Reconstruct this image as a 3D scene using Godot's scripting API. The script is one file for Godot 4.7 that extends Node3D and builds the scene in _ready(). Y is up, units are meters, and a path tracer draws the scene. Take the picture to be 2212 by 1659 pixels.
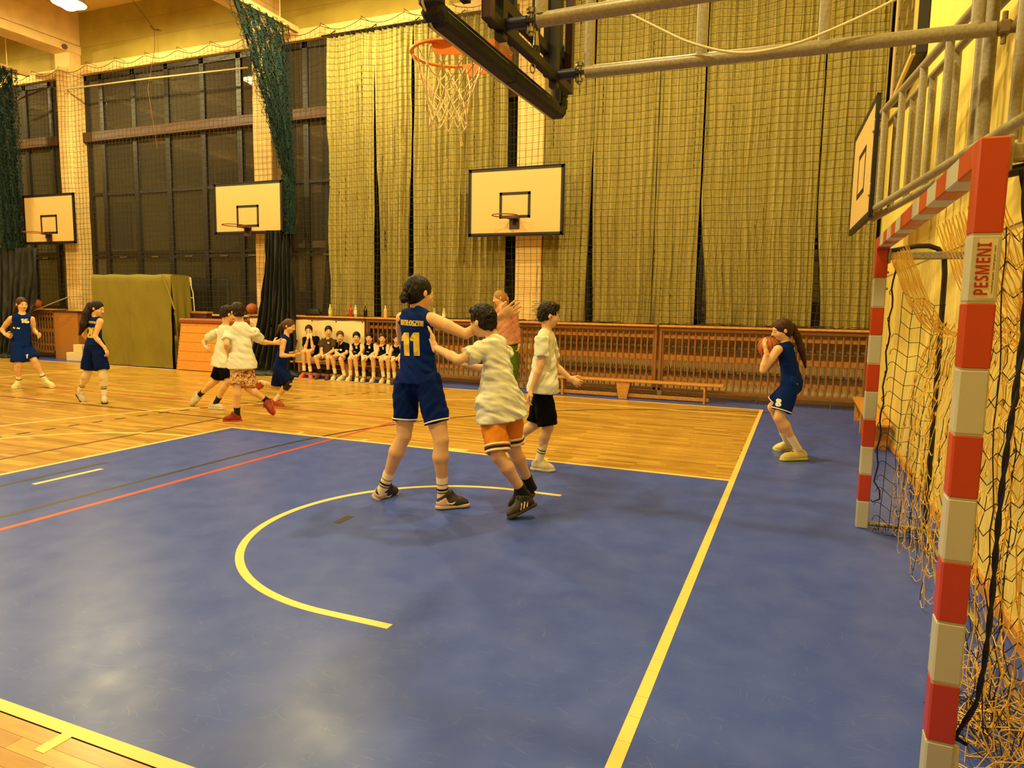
extends Node3D
# A school gymnasium at night: a youth basketball game under warm high-bay lamps.
# World: y up, metres. x = 0 is the end line (court towards -x), z = 0 the axis of the basket, window wall at -z.

var MATS := {}
var used := {}
var rng := RandomNumberGenerator.new()

# ---------------------------------------------------------------- mesh builder
class MB:
	var v := PackedVector3Array()
	var n := PackedVector3Array()
	var c := PackedColorArray()
	var col := Color.WHITE
	var coloured := false
	func tri(a: Vector3, b: Vector3, d: Vector3, na: Vector3, nb: Vector3, nd: Vector3) -> void:
		if (b - a).cross(d - a).dot(na + nb + nd) > 0.0:
			v.append(a); v.append(d); v.append(b)
			n.append(na); n.append(nd); n.append(nb)
		else:
			v.append(a); v.append(b); v.append(d)
			n.append(na); n.append(nb); n.append(nd)
		if coloured:
			c.append(col); c.append(col); c.append(col)
	func flat(a: Vector3, b: Vector3, d: Vector3, out: Vector3) -> void:
		var m := (b - a).cross(d - a).normalized()
		if m.dot(out) < 0.0: m = -m
		tri(a, b, d, m, m, m)
	func quad(a: Vector3, b: Vector3, d: Vector3, e: Vector3, out: Vector3) -> void:
		flat(a, b, d, out); flat(a, d, e, out)
	func box(at: Vector3, size: Vector3, turn := Basis.IDENTITY) -> void:
		var h := size * 0.5
		for ax in 3:
			for s in [-1.0, 1.0]:
				var o := Vector3.ZERO; o[ax] = s * h[ax]
				var u := Vector3.ZERO; u[(ax + 1) % 3] = h[(ax + 1) % 3]
				var w := Vector3.ZERO; w[(ax + 2) % 3] = h[(ax + 2) % 3]
				quad(at + turn * (o + u + w), at + turn * (o - u + w), at + turn * (o - u - w), at + turn * (o + u - w), turn * o)
	func cbox(at: Vector3, size: Vector3, bev: float, turn := Basis.IDENTITY) -> void:
		var h := size * 0.5
		var b: float = min(bev, min(h.x, min(h.y, h.z)) * 0.9)
		var i := h - Vector3(b, b, b)
		for ax in 3:
			var p := (ax + 1) % 3
			var q := (ax + 2) % 3
			for s in [-1.0, 1.0]:
				var o := Vector3.ZERO; o[ax] = s * h[ax]
				var u := Vector3.ZERO; u[p] = i[p]
				var w := Vector3.ZERO; w[q] = i[q]
				quad(at + turn * (o + u + w), at + turn * (o - u + w), at + turn * (o - u - w), at + turn * (o + u - w), turn * o)
				for t in [-1.0, 1.0]:
					# edge between face (ax,s) and face (p,t)
					var e1 := Vector3.ZERO; e1[ax] = s * h[ax]; e1[p] = t * i[p]
					var e2 := Vector3.ZERO; e2[ax] = s * i[ax]; e2[p] = t * h[p]
					quad(at + turn * (e1 + w), at + turn * (e2 + w), at + turn * (e2 - w), at + turn * (e1 - w), turn * (e1 + e2))
		for sx in [-1.0, 1.0]:
			for sy in [-1.0, 1.0]:
				for sz in [-1.0, 1.0]:
					flat(at + turn * Vector3(sx * h.x, sy * i.y, sz * i.z), at + turn * Vector3(sx * i.x, sy * h.y, sz * i.z), at + turn * Vector3(sx * i.x, sy * i.y, sz * h.z), turn * Vector3(sx, sy, sz))
	func cyl(a: Vector3, b: Vector3, ra: float, rb: float, k := 12, caps := true) -> void:
		var d := (b - a).normalized()
		var u := d.cross(Vector3.UP if abs(d.y) < 0.9 else Vector3.RIGHT).normalized()
		var w := d.cross(u)
		for j in k:
			var t0 := TAU * j / k
			var t1 := TAU * (j + 1) / k
			var n0 := u * cos(t0) + w * sin(t0)
			var n1 := u * cos(t1) + w * sin(t1)
			tri(a + n0 * ra, b + n0 * rb, b + n1 * rb, n0, n0, n1)
			tri(a + n0 * ra, b + n1 * rb, a + n1 * ra, n0, n1, n1)
			if caps:
				if ra > 0.0: tri(a, a + n0 * ra, a + n1 * ra, -d, -d, -d)
				if rb > 0.0: tri(b, b + n0 * rb, b + n1 * rb, d, d, d)
	func tube(pts: Array, r: float, k := 6, caps := true, radii := []) -> void:
		var rings := []
		var u := Vector3.ZERO
		for i in pts.size():
			var d: Vector3 = (pts[min(i + 1, pts.size() - 1)] - pts[max(i - 1, 0)]).normalized()
			if i == 0: u = d.cross(Vector3.UP if abs(d.y) < 0.9 else Vector3.RIGHT).normalized()
			u = (u - d * u.dot(d)).normalized()
			var w := d.cross(u)
			var rr: float = radii[i] if radii.size() else r
			var ring := []
			for j in k:
				var t := TAU * j / k
				var m := u * cos(t) + w * sin(t)
				ring.append([pts[i] + m * rr, m])
			rings.append(ring)
		for i in range(pts.size() - 1):
			for j in k:
				var p = rings[i][j]; var q = rings[i][(j + 1) % k]
				var s = rings[i + 1][j]; var t = rings[i + 1][(j + 1) % k]
				tri(p[0], s[0], t[0], p[1], s[1], t[1])
				tri(p[0], t[0], q[0], p[1], t[1], q[1])
		if caps:
			for e in [0, pts.size() - 1]:
				var out: Vector3 = (pts[e] - pts[1 if e == 0 else e - 1]).normalized()
				for j in range(1, k - 1):
					tri(rings[e][0][0], rings[e][j][0], rings[e][j + 1][0], out, out, out)
	# profile: array of Vector2(radius, height), turned round the y axis at `at`
	func lathe(profile: Array, at := Vector3.ZERO, k := 16, turn := Basis.IDENTITY) -> void:
		var nn := []
		for i in profile.size():
			var d: Vector2 = profile[min(i + 1, profile.size() - 1)] - profile[max(i - 1, 0)]
			nn.append(Vector2(d.y, -d.x).normalized())
		for j in k:
			var t0 := TAU * j / k
			var t1 := TAU * (j + 1) / k
			var e0 := Vector3(cos(t0), 0, sin(t0))
			var e1 := Vector3(cos(t1), 0, sin(t1))
			for i in range(profile.size() - 1):
				var p: Vector2 = profile[i]; var q: Vector2 = profile[i + 1]
				var a := at + turn * (e0 * p.x + Vector3.UP * p.y); var b := at + turn * (e0 * q.x + Vector3.UP * q.y)
				var d := at + turn * (e1 * q.x + Vector3.UP * q.y); var e := at + turn * (e1 * p.x + Vector3.UP * p.y)
				var na: Vector3 = turn * (e0 * nn[i].x + Vector3.UP * nn[i].y); var nb: Vector3 = turn * (e0 * nn[i + 1].x + Vector3.UP * nn[i + 1].y)
				var nd: Vector3 = turn * (e1 * nn[i + 1].x + Vector3.UP * nn[i + 1].y); var ne: Vector3 = turn * (e1 * nn[i].x + Vector3.UP * nn[i].y)
				if q.x > 1e-5: tri(a, b, d, na, nb, nd)
				if p.x > 1e-5: tri(a, d, e, na, nd, ne)
	# a grid of points [row][column], smooth; two-sided sheet with thickness along its own normals
	func sheet(g: Array, thick := 0.0) -> void:
		var R := g.size(); var C: int = g[0].size()
		var nm := []
		for i in R:
			var row := []
			for j in C:
				var dx: Vector3 = g[i][min(j + 1, C - 1)] - g[i][max(j - 1, 0)]
				var dy: Vector3 = g[min(i + 1, R - 1)][j] - g[max(i - 1, 0)][j]
				row.append(dx.cross(dy).normalized())
			nm.append(row)
		for side in ([0.0] if thick == 0.0 else [0.5, -0.5]):
			var s := -1.0 if side < 0.0 else 1.0
			for i in range(R - 1):
				for j in range(C - 1):
					var o: float = side * thick
					var a: Vector3 = g[i][j] + nm[i][j] * o; var b: Vector3 = g[i][j + 1] + nm[i][j + 1] * o
					var d: Vector3 = g[i + 1][j + 1] + nm[i + 1][j + 1] * o; var e: Vector3 = g[i + 1][j] + nm[i + 1][j] * o
					tri(a, b, d, nm[i][j] * s, nm[i][j + 1] * s, nm[i + 1][j + 1] * s)
					tri(a, d, e, nm[i][j] * s, nm[i + 1][j + 1] * s, nm[i + 1][j] * s)
	func mesh() -> ArrayMesh:
		var arr := []; arr.resize(Mesh.ARRAY_MAX)
		arr[Mesh.ARRAY_VERTEX] = v; arr[Mesh.ARRAY_NORMAL] = n
		if coloured: arr[Mesh.ARRAY_COLOR] = c
		var m := ArrayMesh.new(); m.add_surface_from_arrays(Mesh.PRIMITIVE_TRIANGLES, arr)
		return m

# ---------------------------------------------------------------- scene helpers
func numbered(called: String) -> String:
	var k: int = used.get(called, 0); used[called] = k + 1
	return called if k == 0 else "%s_%03d" % [called, k]
func obj(b: MB, called: String, m: Material, parent: Node = self) -> MeshInstance3D:
	return inst(b.mesh(), called, m, parent)
func inst(me: Mesh, called: String, m: Material, parent: Node = self) -> MeshInstance3D:
	var o := MeshInstance3D.new(); o.mesh = me; o.material_override = m
	o.name = numbered(called) if parent == self else called
	parent.add_child(o, true)
	return o
func thing(called: String, label: String, category: String, at := Vector3.ZERO, turn := 0.0, group := "") -> Node3D:
	var o := Node3D.new(); o.name = numbered(called); add_child(o, true)
	o.position = at; o.rotation.y = turn
	return tag(o, label, category, group)
func tag(o: Node3D, label: String, category: String, group := "") -> Node3D:
	o.set_meta("label", label); o.set_meta("category", category)
	if group != "": o.set_meta("group", group)
	return o
func struct(called: String) -> Node3D:
	var o := Node3D.new(); o.name = called; add_child(o, true); o.set_meta("kind", "structure")
	return o
func boxo(called: String, at: Vector3, size: Vector3, m: Material, parent: Node, bev := 0.0, turn := Basis.IDENTITY) -> MeshInstance3D:
	var b := MB.new()
	if bev > 0.0: b.cbox(at, size, bev, turn)
	else: b.box(at, size, turn)
	return obj(b, called, m, parent)
func span(called: String, lo: Vector3, hi: Vector3, m: Material, parent: Node, bev := 0.0) -> MeshInstance3D:
	return boxo(called, (lo + hi) * 0.5, hi - lo, m, parent, bev)

# ---------------------------------------------------------------- materials
func mat(called: String, col: Color, rough := 0.7, metal := 0.0) -> StandardMaterial3D:
	if MATS.has(called): return MATS[called]
	var m := StandardMaterial3D.new(); m.albedo_color = col; m.roughness = rough; m.metallic = metal
	MATS[called] = m
	return m
func noise_tex(seed_: int, freq: float, lo: Color, hi: Color, octaves := 4, size := 512, kind := FastNoiseLite.TYPE_SIMPLEX_SMOOTH) -> NoiseTexture2D:
	var f := FastNoiseLite.new(); f.seed = seed_; f.frequency = freq; f.fractal_octaves = octaves; f.noise_type = kind
	var t := NoiseTexture2D.new(); t.width = size; t.height = size; t.seamless = true; t.noise = f
	var g := Gradient.new(); g.set_color(0, lo); g.set_color(1, hi); t.color_ramp = g
	return t
func noisy(called: String, col: Color, rough: float, seed_: int, freq: float, amount: float, scale: float, world := true) -> StandardMaterial3D:
	if MATS.has(called): return MATS[called]
	var m := mat(called, col, rough)
	m.albedo_texture = noise_tex(seed_, freq, Color(1 - amount, 1 - amount, 1 - amount), Color.WHITE)
	m.uv1_triplanar = true; m.uv1_world_triplanar = world; m.uv1_scale = Vector3(scale, scale, scale)
	return m

const WOOD := [Color(0.81, 0.645, 0.29), Color(0.76, 0.595, 0.25), Color(0.86, 0.70, 0.34), Color(0.70, 0.535, 0.21)]

func make_materials() -> void:
	noisy("wall", Color(0.93, 0.84, 0.42), 0.75, 11, 0.008, 0.1, 0.35)
	noisy("frieze", Color(0.66, 0.58, 0.22), 0.75, 12, 0.008, 0.1, 0.35)
	noisy("cream", Color(0.93, 0.79, 0.52), 0.75, 13, 0.01, 0.1, 0.4)
	noisy("ceiling", Color(0.97, 0.86, 0.6), 0.8, 14, 0.008, 0.08, 0.35)
	noisy("backwall", Color(0.80, 0.72, 0.32), 0.75, 15, 0.008, 0.1, 0.35)
	mat("dark_wood", Color(0.28, 0.15, 0.06), 0.55)
	mat("frame", Color(0.10, 0.075, 0.05), 0.5)
	noisy("transom", Color(0.34, 0.21, 0.10), 0.55, 16, 0.02, 0.3, 1.5)
	var gl := mat("glass", Color(0.34, 0.33, 0.29, 0.5), 0.02, 0.5)
	gl.transparency = BaseMaterial3D.TRANSPARENCY_ALPHA; gl.metallic_specular = 1.0
	noisy("curtain", Color(0.64, 0.585, 0.31), 0.9, 17, 0.02, 0.12, 1.2)
	MATS.curtain.backlight_enabled = true; MATS.curtain.backlight = Color(0.12, 0.1, 0.05)
	mat("net_dark", Color(0.12, 0.11, 0.05), 0.8)
	noisy("oak", Color(0.78, 0.52, 0.22), 0.5, 18, 0.03, 0.3, 2.0)
	noisy("oak_light", Color(0.85, 0.60, 0.26), 0.45, 19, 0.02, 0.22, 1.6)
	noisy("oak_vault", Color(0.90, 0.62, 0.26), 0.45, 25, 0.02, 0.12, 1.2)
	noisy("slat_wood", Color(0.62, 0.41, 0.19), 0.55, 20, 0.03, 0.35, 3.0)
	mat("black", Color(0.025, 0.022, 0.02), 0.6)
	mat("radiator", Color(0.66, 0.58, 0.42), 0.6)
	mat("line_white", Color(1.0, 0.80, 0.45), 0.4)
	mat("line_red", Color(0.72, 0.26, 0.12), 0.4)
	mat("line_black", Color(0.10, 0.08, 0.06), 0.4)
	mat("line_brown", Color(0.34, 0.17, 0.06), 0.4)
	# blue sports paint: mottled, with fine pale scratches
	var bl := mat("blue", Color(1, 1, 1), 0.34)
	bl.albedo_texture = blue_paint(); bl.uv1_triplanar = true; bl.uv1_world_triplanar = true; bl.uv1_scale = Vector3(0.55, 0.55, 0.55)
	bl.roughness_texture = noise_tex(32, 0.01, Color(0.75, 0.75, 0.75), Color.WHITE); bl.roughness = 0.38; bl.metallic_specular = 0.32
	for i in 4:
		var c: Color = WOOD[i]
		var p := mat("plank%d" % i, c, 0.3)
		p.albedo_texture = MATS.plank0.albedo_texture if i > 0 else noise_tex(41, 0.015, Color(0.86, 0.84, 0.8), Color.WHITE, 5)
		p.uv1_triplanar = true; p.uv1_world_triplanar = true; p.uv1_scale = Vector3(0.35, 1, 3.0)
	var pk := mat("parquet", Color(1, 1, 1), 0.3); pk.vertex_color_use_as_albedo = true
	pk.albedo_texture = MATS.plank0.albedo_texture; pk.uv1_triplanar = true; pk.uv1_world_triplanar = true; pk.uv1_scale = Vector3(0.35, 1, 3.0)
	for i in 3: noisy("wall_board%d" % i, [Color(0.92, 0.83, 0.44), Color(0.90, 0.80, 0.40), Color(0.93, 0.84, 0.48)][i], 0.55, 24, 0.02, 0.1, 0.8)
	mat("subfloor", Color(0.30, 0.17, 0.06), 0.8)
	noisy("steel_paint", Color(0.66, 0.62, 0.5), 0.4, 21, 0.03, 0.25, 2.5)
	mat("steel_dark", Color(0.035, 0.04, 0.055), 0.6)
	mat("steel_brown", Color(0.20, 0.09, 0.05), 0.45)
	mat("pad_blue", Color(0.02, 0.028, 0.055), 0.7)
	mat("chrome", Color(0.6, 0.58, 0.52), 0.3, 0.9)
	mat("board_white", Color(0.80, 0.68, 0.44), 0.45)
	mat("board_black", Color(0.07, 0.045, 0.035), 0.5)
	mat("rim_orange", Color(0.93, 0.50, 0.16), 0.4)
	mat("net_white", Color(0.93, 0.84, 0.62), 0.8)
	mat("goal_red", Color(0.70, 0.23, 0.11), 0.35)
	mat("goal_white", Color(0.72, 0.72, 0.66), 0.35)
	mat("net_yellow", Color(0.93, 0.74, 0.27), 0.7)
	mat("net_blue", Color(0.05, 0.07, 0.16), 0.7)
	noisy("net_green", Color(0.03, 0.21, 0.19), 0.8, 22, 0.03, 0.4, 2.0)
	mat("drape", Color(0.05, 0.07, 0.065), 0.6)
	noisy("cloth_green", Color(0.52, 0.47, 0.12), 0.9, 23, 0.03, 0.15, 2.0)
	mat("banner", Color(0.93, 0.84, 0.62), 0.6)
	mat("red_print", Color(0.55, 0.12, 0.08), 0.6)
	mat("cable", Color(0.85, 0.80, 0.62), 0.5)

func blue_paint() -> ImageTexture:
	var S := 1024
	var f := FastNoiseLite.new(); f.seed = 5; f.frequency = 0.006; f.fractal_octaves = 5
	var im := f.get_seamless_image(S, S)
	im.convert(Image.FORMAT_RGB8)
	var base := Color(0.215, 0.31, 0.68)
	var g := f.get_seamless_image(S, S)
	for y in S:
		for x in S:
			var t: float = g.get_pixel(x, y).r
			im.set_pixel(x, y, base.lerp(Color(0.27, 0.355, 0.71), clampf(t * 1.2 - 0.1, 0, 1)))
	var r := RandomNumberGenerator.new(); r.seed = 77
	for k in 620:
		var p := Vector2(r.randf() * S, r.randf() * S)
		var a := r.randf_range(-0.6, 0.6) + (PI / 2 if r.randf() < 0.25 else 0.0)
		var L := r.randf_range(6, 46)
		var bend := r.randf_range(-0.01, 0.01)
		var str := r.randf_range(0.08, 0.38)
		for i in int(L):
			p += Vector2(cos(a), sin(a)); a += bend
			var px := posmod(int(p.x), S); var py := posmod(int(p.y), S)
			im.set_pixel(px, py, im.get_pixel(px, py).lerp(Color(0.72, 0.68, 0.66), str))
	return ImageTexture.create_from_image(im)

const WALL_X := 1.54      # right-hand end wall
const LEFT_X := -29.0
const WIN_Z := -8.4       # glass plane of the window wall
const BACK_Z := 8.6
const CEIL := 8.32

func high_bay(x: float, y: float, z: float, label: String) -> void:
	var t := thing("high_bay_lamp", label, "lamp", Vector3(x, y, z), 0.0, "high bay lamps under the ceiling")
	var b := MB.new()
	b.lathe([Vector2(0.07, 0.42), Vector2(0.09, 0.34), Vector2(0.16, 0.26), Vector2(0.24, 0.14), Vector2(0.29, 0.0), Vector2(0.30, 0.0), Vector2(0.25, 0.15), Vector2(0.17, 0.28), Vector2(0.1, 0.36), Vector2(0.08, 0.43)], Vector3.ZERO, 24)
	obj(b, "reflector", mat("lamp_shell", Color(0.7, 0.68, 0.62), 0.4, 0.5), t)
	b = MB.new(); b.cyl(Vector3(0, 0.4, 0), Vector3(0, 0.62, 0), 0.08, 0.07, 14); obj(b, "ballast_housing", mat("lamp_housing", Color(0.4, 0.38, 0.34), 0.5), t)
	b = MB.new(); b.cyl(Vector3(0, 0.62, 0), Vector3(0, CEIL - y, 0), 0.008, 0.008, 6); obj(b, "rod", mat("lamp_housing", Color.GRAY), t)
	b = MB.new(); b.lathe([Vector2(0.0, -0.12), Vector2(0.08, -0.11), Vector2(0.16, -0.06), Vector2(0.2, 0.02), Vector2(0.21, 0.1), Vector2(0.0, 0.11)], Vector3.ZERO, 24)
	var g := mat("lamp_glow", Color(1, 0.9, 0.7), 0.5); g.emission_enabled = true; g.emission = LAMP_COLOR; g.emission_energy_multiplier = LAMP_GLOW
	obj(b, "bulb", g, t)
	var l := OmniLight3D.new(); l.name = "light"; l.position.y = 0.03
	l.light_color = LAMP_COLOR; l.light_energy = LAMP_ENERGY; l.omni_range = 60.0; l.omni_attenuation = 2.0
	l.light_size = 0.12; l.shadow_enabled = true
	t.add_child(l)

func build_floor() -> void:
	var f := struct("floor")
	span("subfloor", Vector3(LEFT_X, -0.3, WIN_Z), Vector3(WALL_X, -0.012, BACK_Z), MATS.subfloor, f)
	# blue painted zones
	for z in [["blue_paint_lane", Vector3(-5.8, -0.012, -2.45), Vector3(0.0, 0.0, 2.45)], ["blue_paint_end", Vector3(0.0, -0.012, WIN_Z), Vector3(WALL_X, 0.0, BACK_Z)],
			["blue_paint_side", Vector3(LEFT_X, -0.012, WIN_Z), Vector3(0.0, 0.0, -7.22)], ["blue_paint_side", Vector3(LEFT_X, -0.012, 7.22), Vector3(0.0, 0.0, BACK_Z)]]:
		span(z[0], z[1], z[2], MATS.blue, f)
	# parquet: strips along x; the 300 that show largest are parts, the rest one mesh
	var all := MB.new(); all.coloured = true
	var unit := BoxMesh.new(); unit.size = Vector3.ONE
	var tones := [WOOD[0].srgb_to_linear(), WOOD[1].srgb_to_linear(), WOOD[2].srgb_to_linear(), WOOD[3].srgb_to_linear()]
	var W := 0.0645
	var strips := []
	rng.seed = 3
	var z := -7.22
	while z < 7.2:
		var x := 0.0 - rng.randf() * 0.3
		var x1 := 0.0
		while x1 > -28.6:
			var x0: float = max(x, -28.6)
			var zc := z + W * 0.5
			var lo := x0; var hi := x1
			if abs(zc) < 2.45:
				hi = min(hi, -5.8)
			if hi - lo > 0.02:
				strips.append([(lo + hi) * 0.5, zc, hi - lo, [0, 0, 1, 1, 2, 3][rng.randi() % 6]])
			x1 = x0; x = x1 - rng.randf_range(0.38, 0.85)
		z += W
	var cam := get_node("camera") as Camera3D
	var inv := cam.transform.affine_inverse()
	var order := []
	for i in strips.size():
		var s = strips[i]
		var q: Vector3 = inv * Vector3(s[0], 0, s[1])
		var u := 1106.0 + 1508.1 * q.x / -q.z; var w := 829.5 - 1508.1 * q.y / -q.z
		if q.z < -0.5 and u > -60 and u < 2272 and w < 1700:
			order.append([-q.z, i])
	order.sort()
	var near := {}
	for k in min(300, order.size()): near[order[k][1]] = true
	for i in strips.size():
		var s = strips[i]
		if near.has(i):
			var o := inst(unit, "plank", MATS["plank%d" % s[3]], f)
			o.position = Vector3(s[0], -0.006, s[1]); o.scale = Vector3(s[2] - 0.0012, 0.012, W - 0.0012)
		else:
			all.col = tones[s[3]]
			var h := Vector3(s[2] * 0.5 - 0.0006, 0, W * 0.5 - 0.0006); var c := Vector3(s[0], 0, s[1])
			all.quad(c + Vector3(-h.x, 0, -h.z), c + Vector3(h.x, 0, -h.z), c + Vector3(h.x, 0, h.z), c + Vector3(-h.x, 0, h.z), Vector3.UP)
	obj(all, "parquet", MATS.parquet, f).set_meta("kind", "stuff")
	build_lines(f)

func strip_line(called: String, pts: Array, w: float, m: Material, f: Node, y := 0.0012) -> void:
	# a painted band along a polyline on the floor
	var b := MB.new()
	var L := []; var R := []
	for i in pts.size():
		var d: Vector2 = (pts[min(i + 1, pts.size() - 1)] - pts[max(i - 1, 0)]).normalized()
		var nn := Vector2(-d.y, d.x) * w * 0.5
		L.append(pts[i] + nn); R.append(pts[i] - nn)
	for i in range(pts.size() - 1):
		var a := Vector3(L[i].x, y, L[i].y); var c := Vector3(L[i + 1].x, y, L[i + 1].y)
		var d := Vector3(R[i + 1].x, y, R[i + 1].y); var e := Vector3(R[i].x, y, R[i].y)
		b.quad(a, c, d, e, Vector3.UP)
		var dn := Vector3(0, -y, 0)
		b.quad(a, c, c + dn, a + dn, a - e); b.quad(e, d, d + dn, e + dn, e - a)
	obj(b, called, m, f)

func arc(c: Vector2, r: float, a0: float, a1: float, k := 48) -> Array:
	var out := []
	for i in k + 1:
		var a := deg_to_rad(lerp(a0, a1, float(i) / k)); out.append(c + Vector2(cos(a), sin(a)) * r)
	return out

func build_lines(f: Node) -> void:
	var w: Material = MATS.line_white
	# end line, cut by the hairline joints of the boards
	rng.seed = 9
	var z := -7.27
	var b := MB.new()
	while z < 8.0:
		var L := rng.randf_range(0.07, 0.26)
		b.box(Vector3(0.025, 0.0006, z + L * 0.5), Vector3(0.05, 0.0014, L - 0.0016)); z += L
	obj(b, "end_line", w, f)
	strip_line("side_line", [Vector2(0, -7.245), Vector2(-28, -7.245)], 0.05, w, f)
	strip_line("side_line", [Vector2(0, 7.245), Vector2(-28, 7.245)], 0.05, w, f)
	strip_line("lane_line", [Vector2(0, -2.425), Vector2(-5.8, -2.425)], 0.05, w, f, 0.0014)
	strip_line("lane_line", [Vector2(0, 2.425), Vector2(-5.8, 2.425)], 0.05, w, f, 0.0014)
	strip_line("free_throw_line", [Vector2(-5.775, -2.45), Vector2(-5.775, 2.45)], 0.05, w, f, 0.0016)
	strip_line("free_throw_circle", arc(Vector2(-5.8, 0), 1.78, 90, 270), 0.05, w, f)
	var three := [Vector2(0, -6.575)]
	three.append_array(arc(Vector2(-1.575, 0), 6.725, -102.1, -257.9, 90)); three.append(Vector2(0, 6.575))
	strip_line("three_point_line", three, 0.05, w, f)
	var nc := [Vector2(-1.2, -1.275)]
	nc.append_array(arc(Vector2(-1.575, 0), 1.275, 270, 90, 64)); nc.append(Vector2(-1.2, 1.275))
	strip_line("no_charge_arc", nc, 0.05, w, f)
	strip_line("half_way_line", [Vector2(-13.5, -7.2), Vector2(-13.5, 7.2)], 0.05, w, f)
	for s in [-1.0, 1.0]:
		for x in [-1.775, -3.925, -4.825]:
			strip_line("lane_mark", [Vector2(x, s * 2.45), Vector2(x, s * 2.55)], 0.05, w, f)
		strip_line("neutral_zone_mark", [Vector2(-2.85, s * 2.45), Vector2(-2.85, s * 2.55)], 0.4, w, f)
	strip_line("penalty_line", [Vector2(-5.22, -0.3), Vector2(-5.22, 0.31)], 0.05, w, f)
	# volleyball (red), badminton (brown), handball (black)
	strip_line("volleyball_line", [Vector2(-4.27, 3.9), Vector2(-4.27, -3.9)], 0.055, MATS.line_red, f, 0.001)
	strip_line("volleyball_line", [Vector2(-4.25, -3.9), Vector2(-22.7, -3.9)], 0.05, MATS.line_red, f, 0.001)
	strip_line("volleyball_line", [Vector2(-10.45, 3.9), Vector2(-10.45, -3.9)], 0.05, MATS.line_red, f, 0.001)
	strip_line("badminton_line", [Vector2(-6.38, 2.87), Vector2(-6.38, -2.87)], 0.05, MATS.line_brown, f, 0.0008)
	strip_line("badminton_line", [Vector2(-6.38, -2.87), Vector2(-20.0, -2.87)], 0.05, MATS.line_brown, f, 0.0008)
	var six := arc(Vector2(1.0, -1.5), 5.55, 262, 180, 30); six.append_array(arc(Vector2(1.0, 1.5), 5.55, 180, 98, 30))
	strip_line("handball_goal_area_line", six, 0.05, MATS.line_black, f, 0.0006)
	strip_line("penalty_mark", [Vector2(-5.41, -0.5), Vector2(-5.41, 0.5)], 0.05, MATS.line_black, f)
	var nine := arc(Vector2(1.0, -1.5), 8.5, 222, 180, 40)
	nine.append_array(arc(Vector2(1.0, 1.5), 8.5, 180, 138, 40))
	var acc := 0.0
	var dash := MB.new()
	var poly := []
	for i in range(nine.size() - 1):
		var a: Vector2 = nine[i]; var e: Vector2 = nine[i + 1]
		var k := int(ceil(a.distance_to(e) / 0.01))
		for j in k:
			var p := a.lerp(e, float(j) / k); acc += a.distance_to(e) / k
			if fmod(acc, 0.3) < 0.15: poly.append(p)
			elif poly.size() > 2:
				var d: Vector2 = (poly[-1] - poly[0]); var mid: Vector2 = (poly[-1] + poly[0]) * 0.5
				dash.box(Vector3(mid.x, 0.0004, mid.y), Vector3(d.length(), 0.0012, 0.05), Basis(Vector3.UP, -d.angle())); poly = []
	obj(dash, "dashed_free_throw_line", MATS.line_black, f)
	# short dark strip of tape marking the axis of the basket
	boxo("tape_mark", Vector3(-2.39, 0.0008, 0.0), Vector3(0.055, 0.0016, 0.17), MATS.line_black, f)

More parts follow.
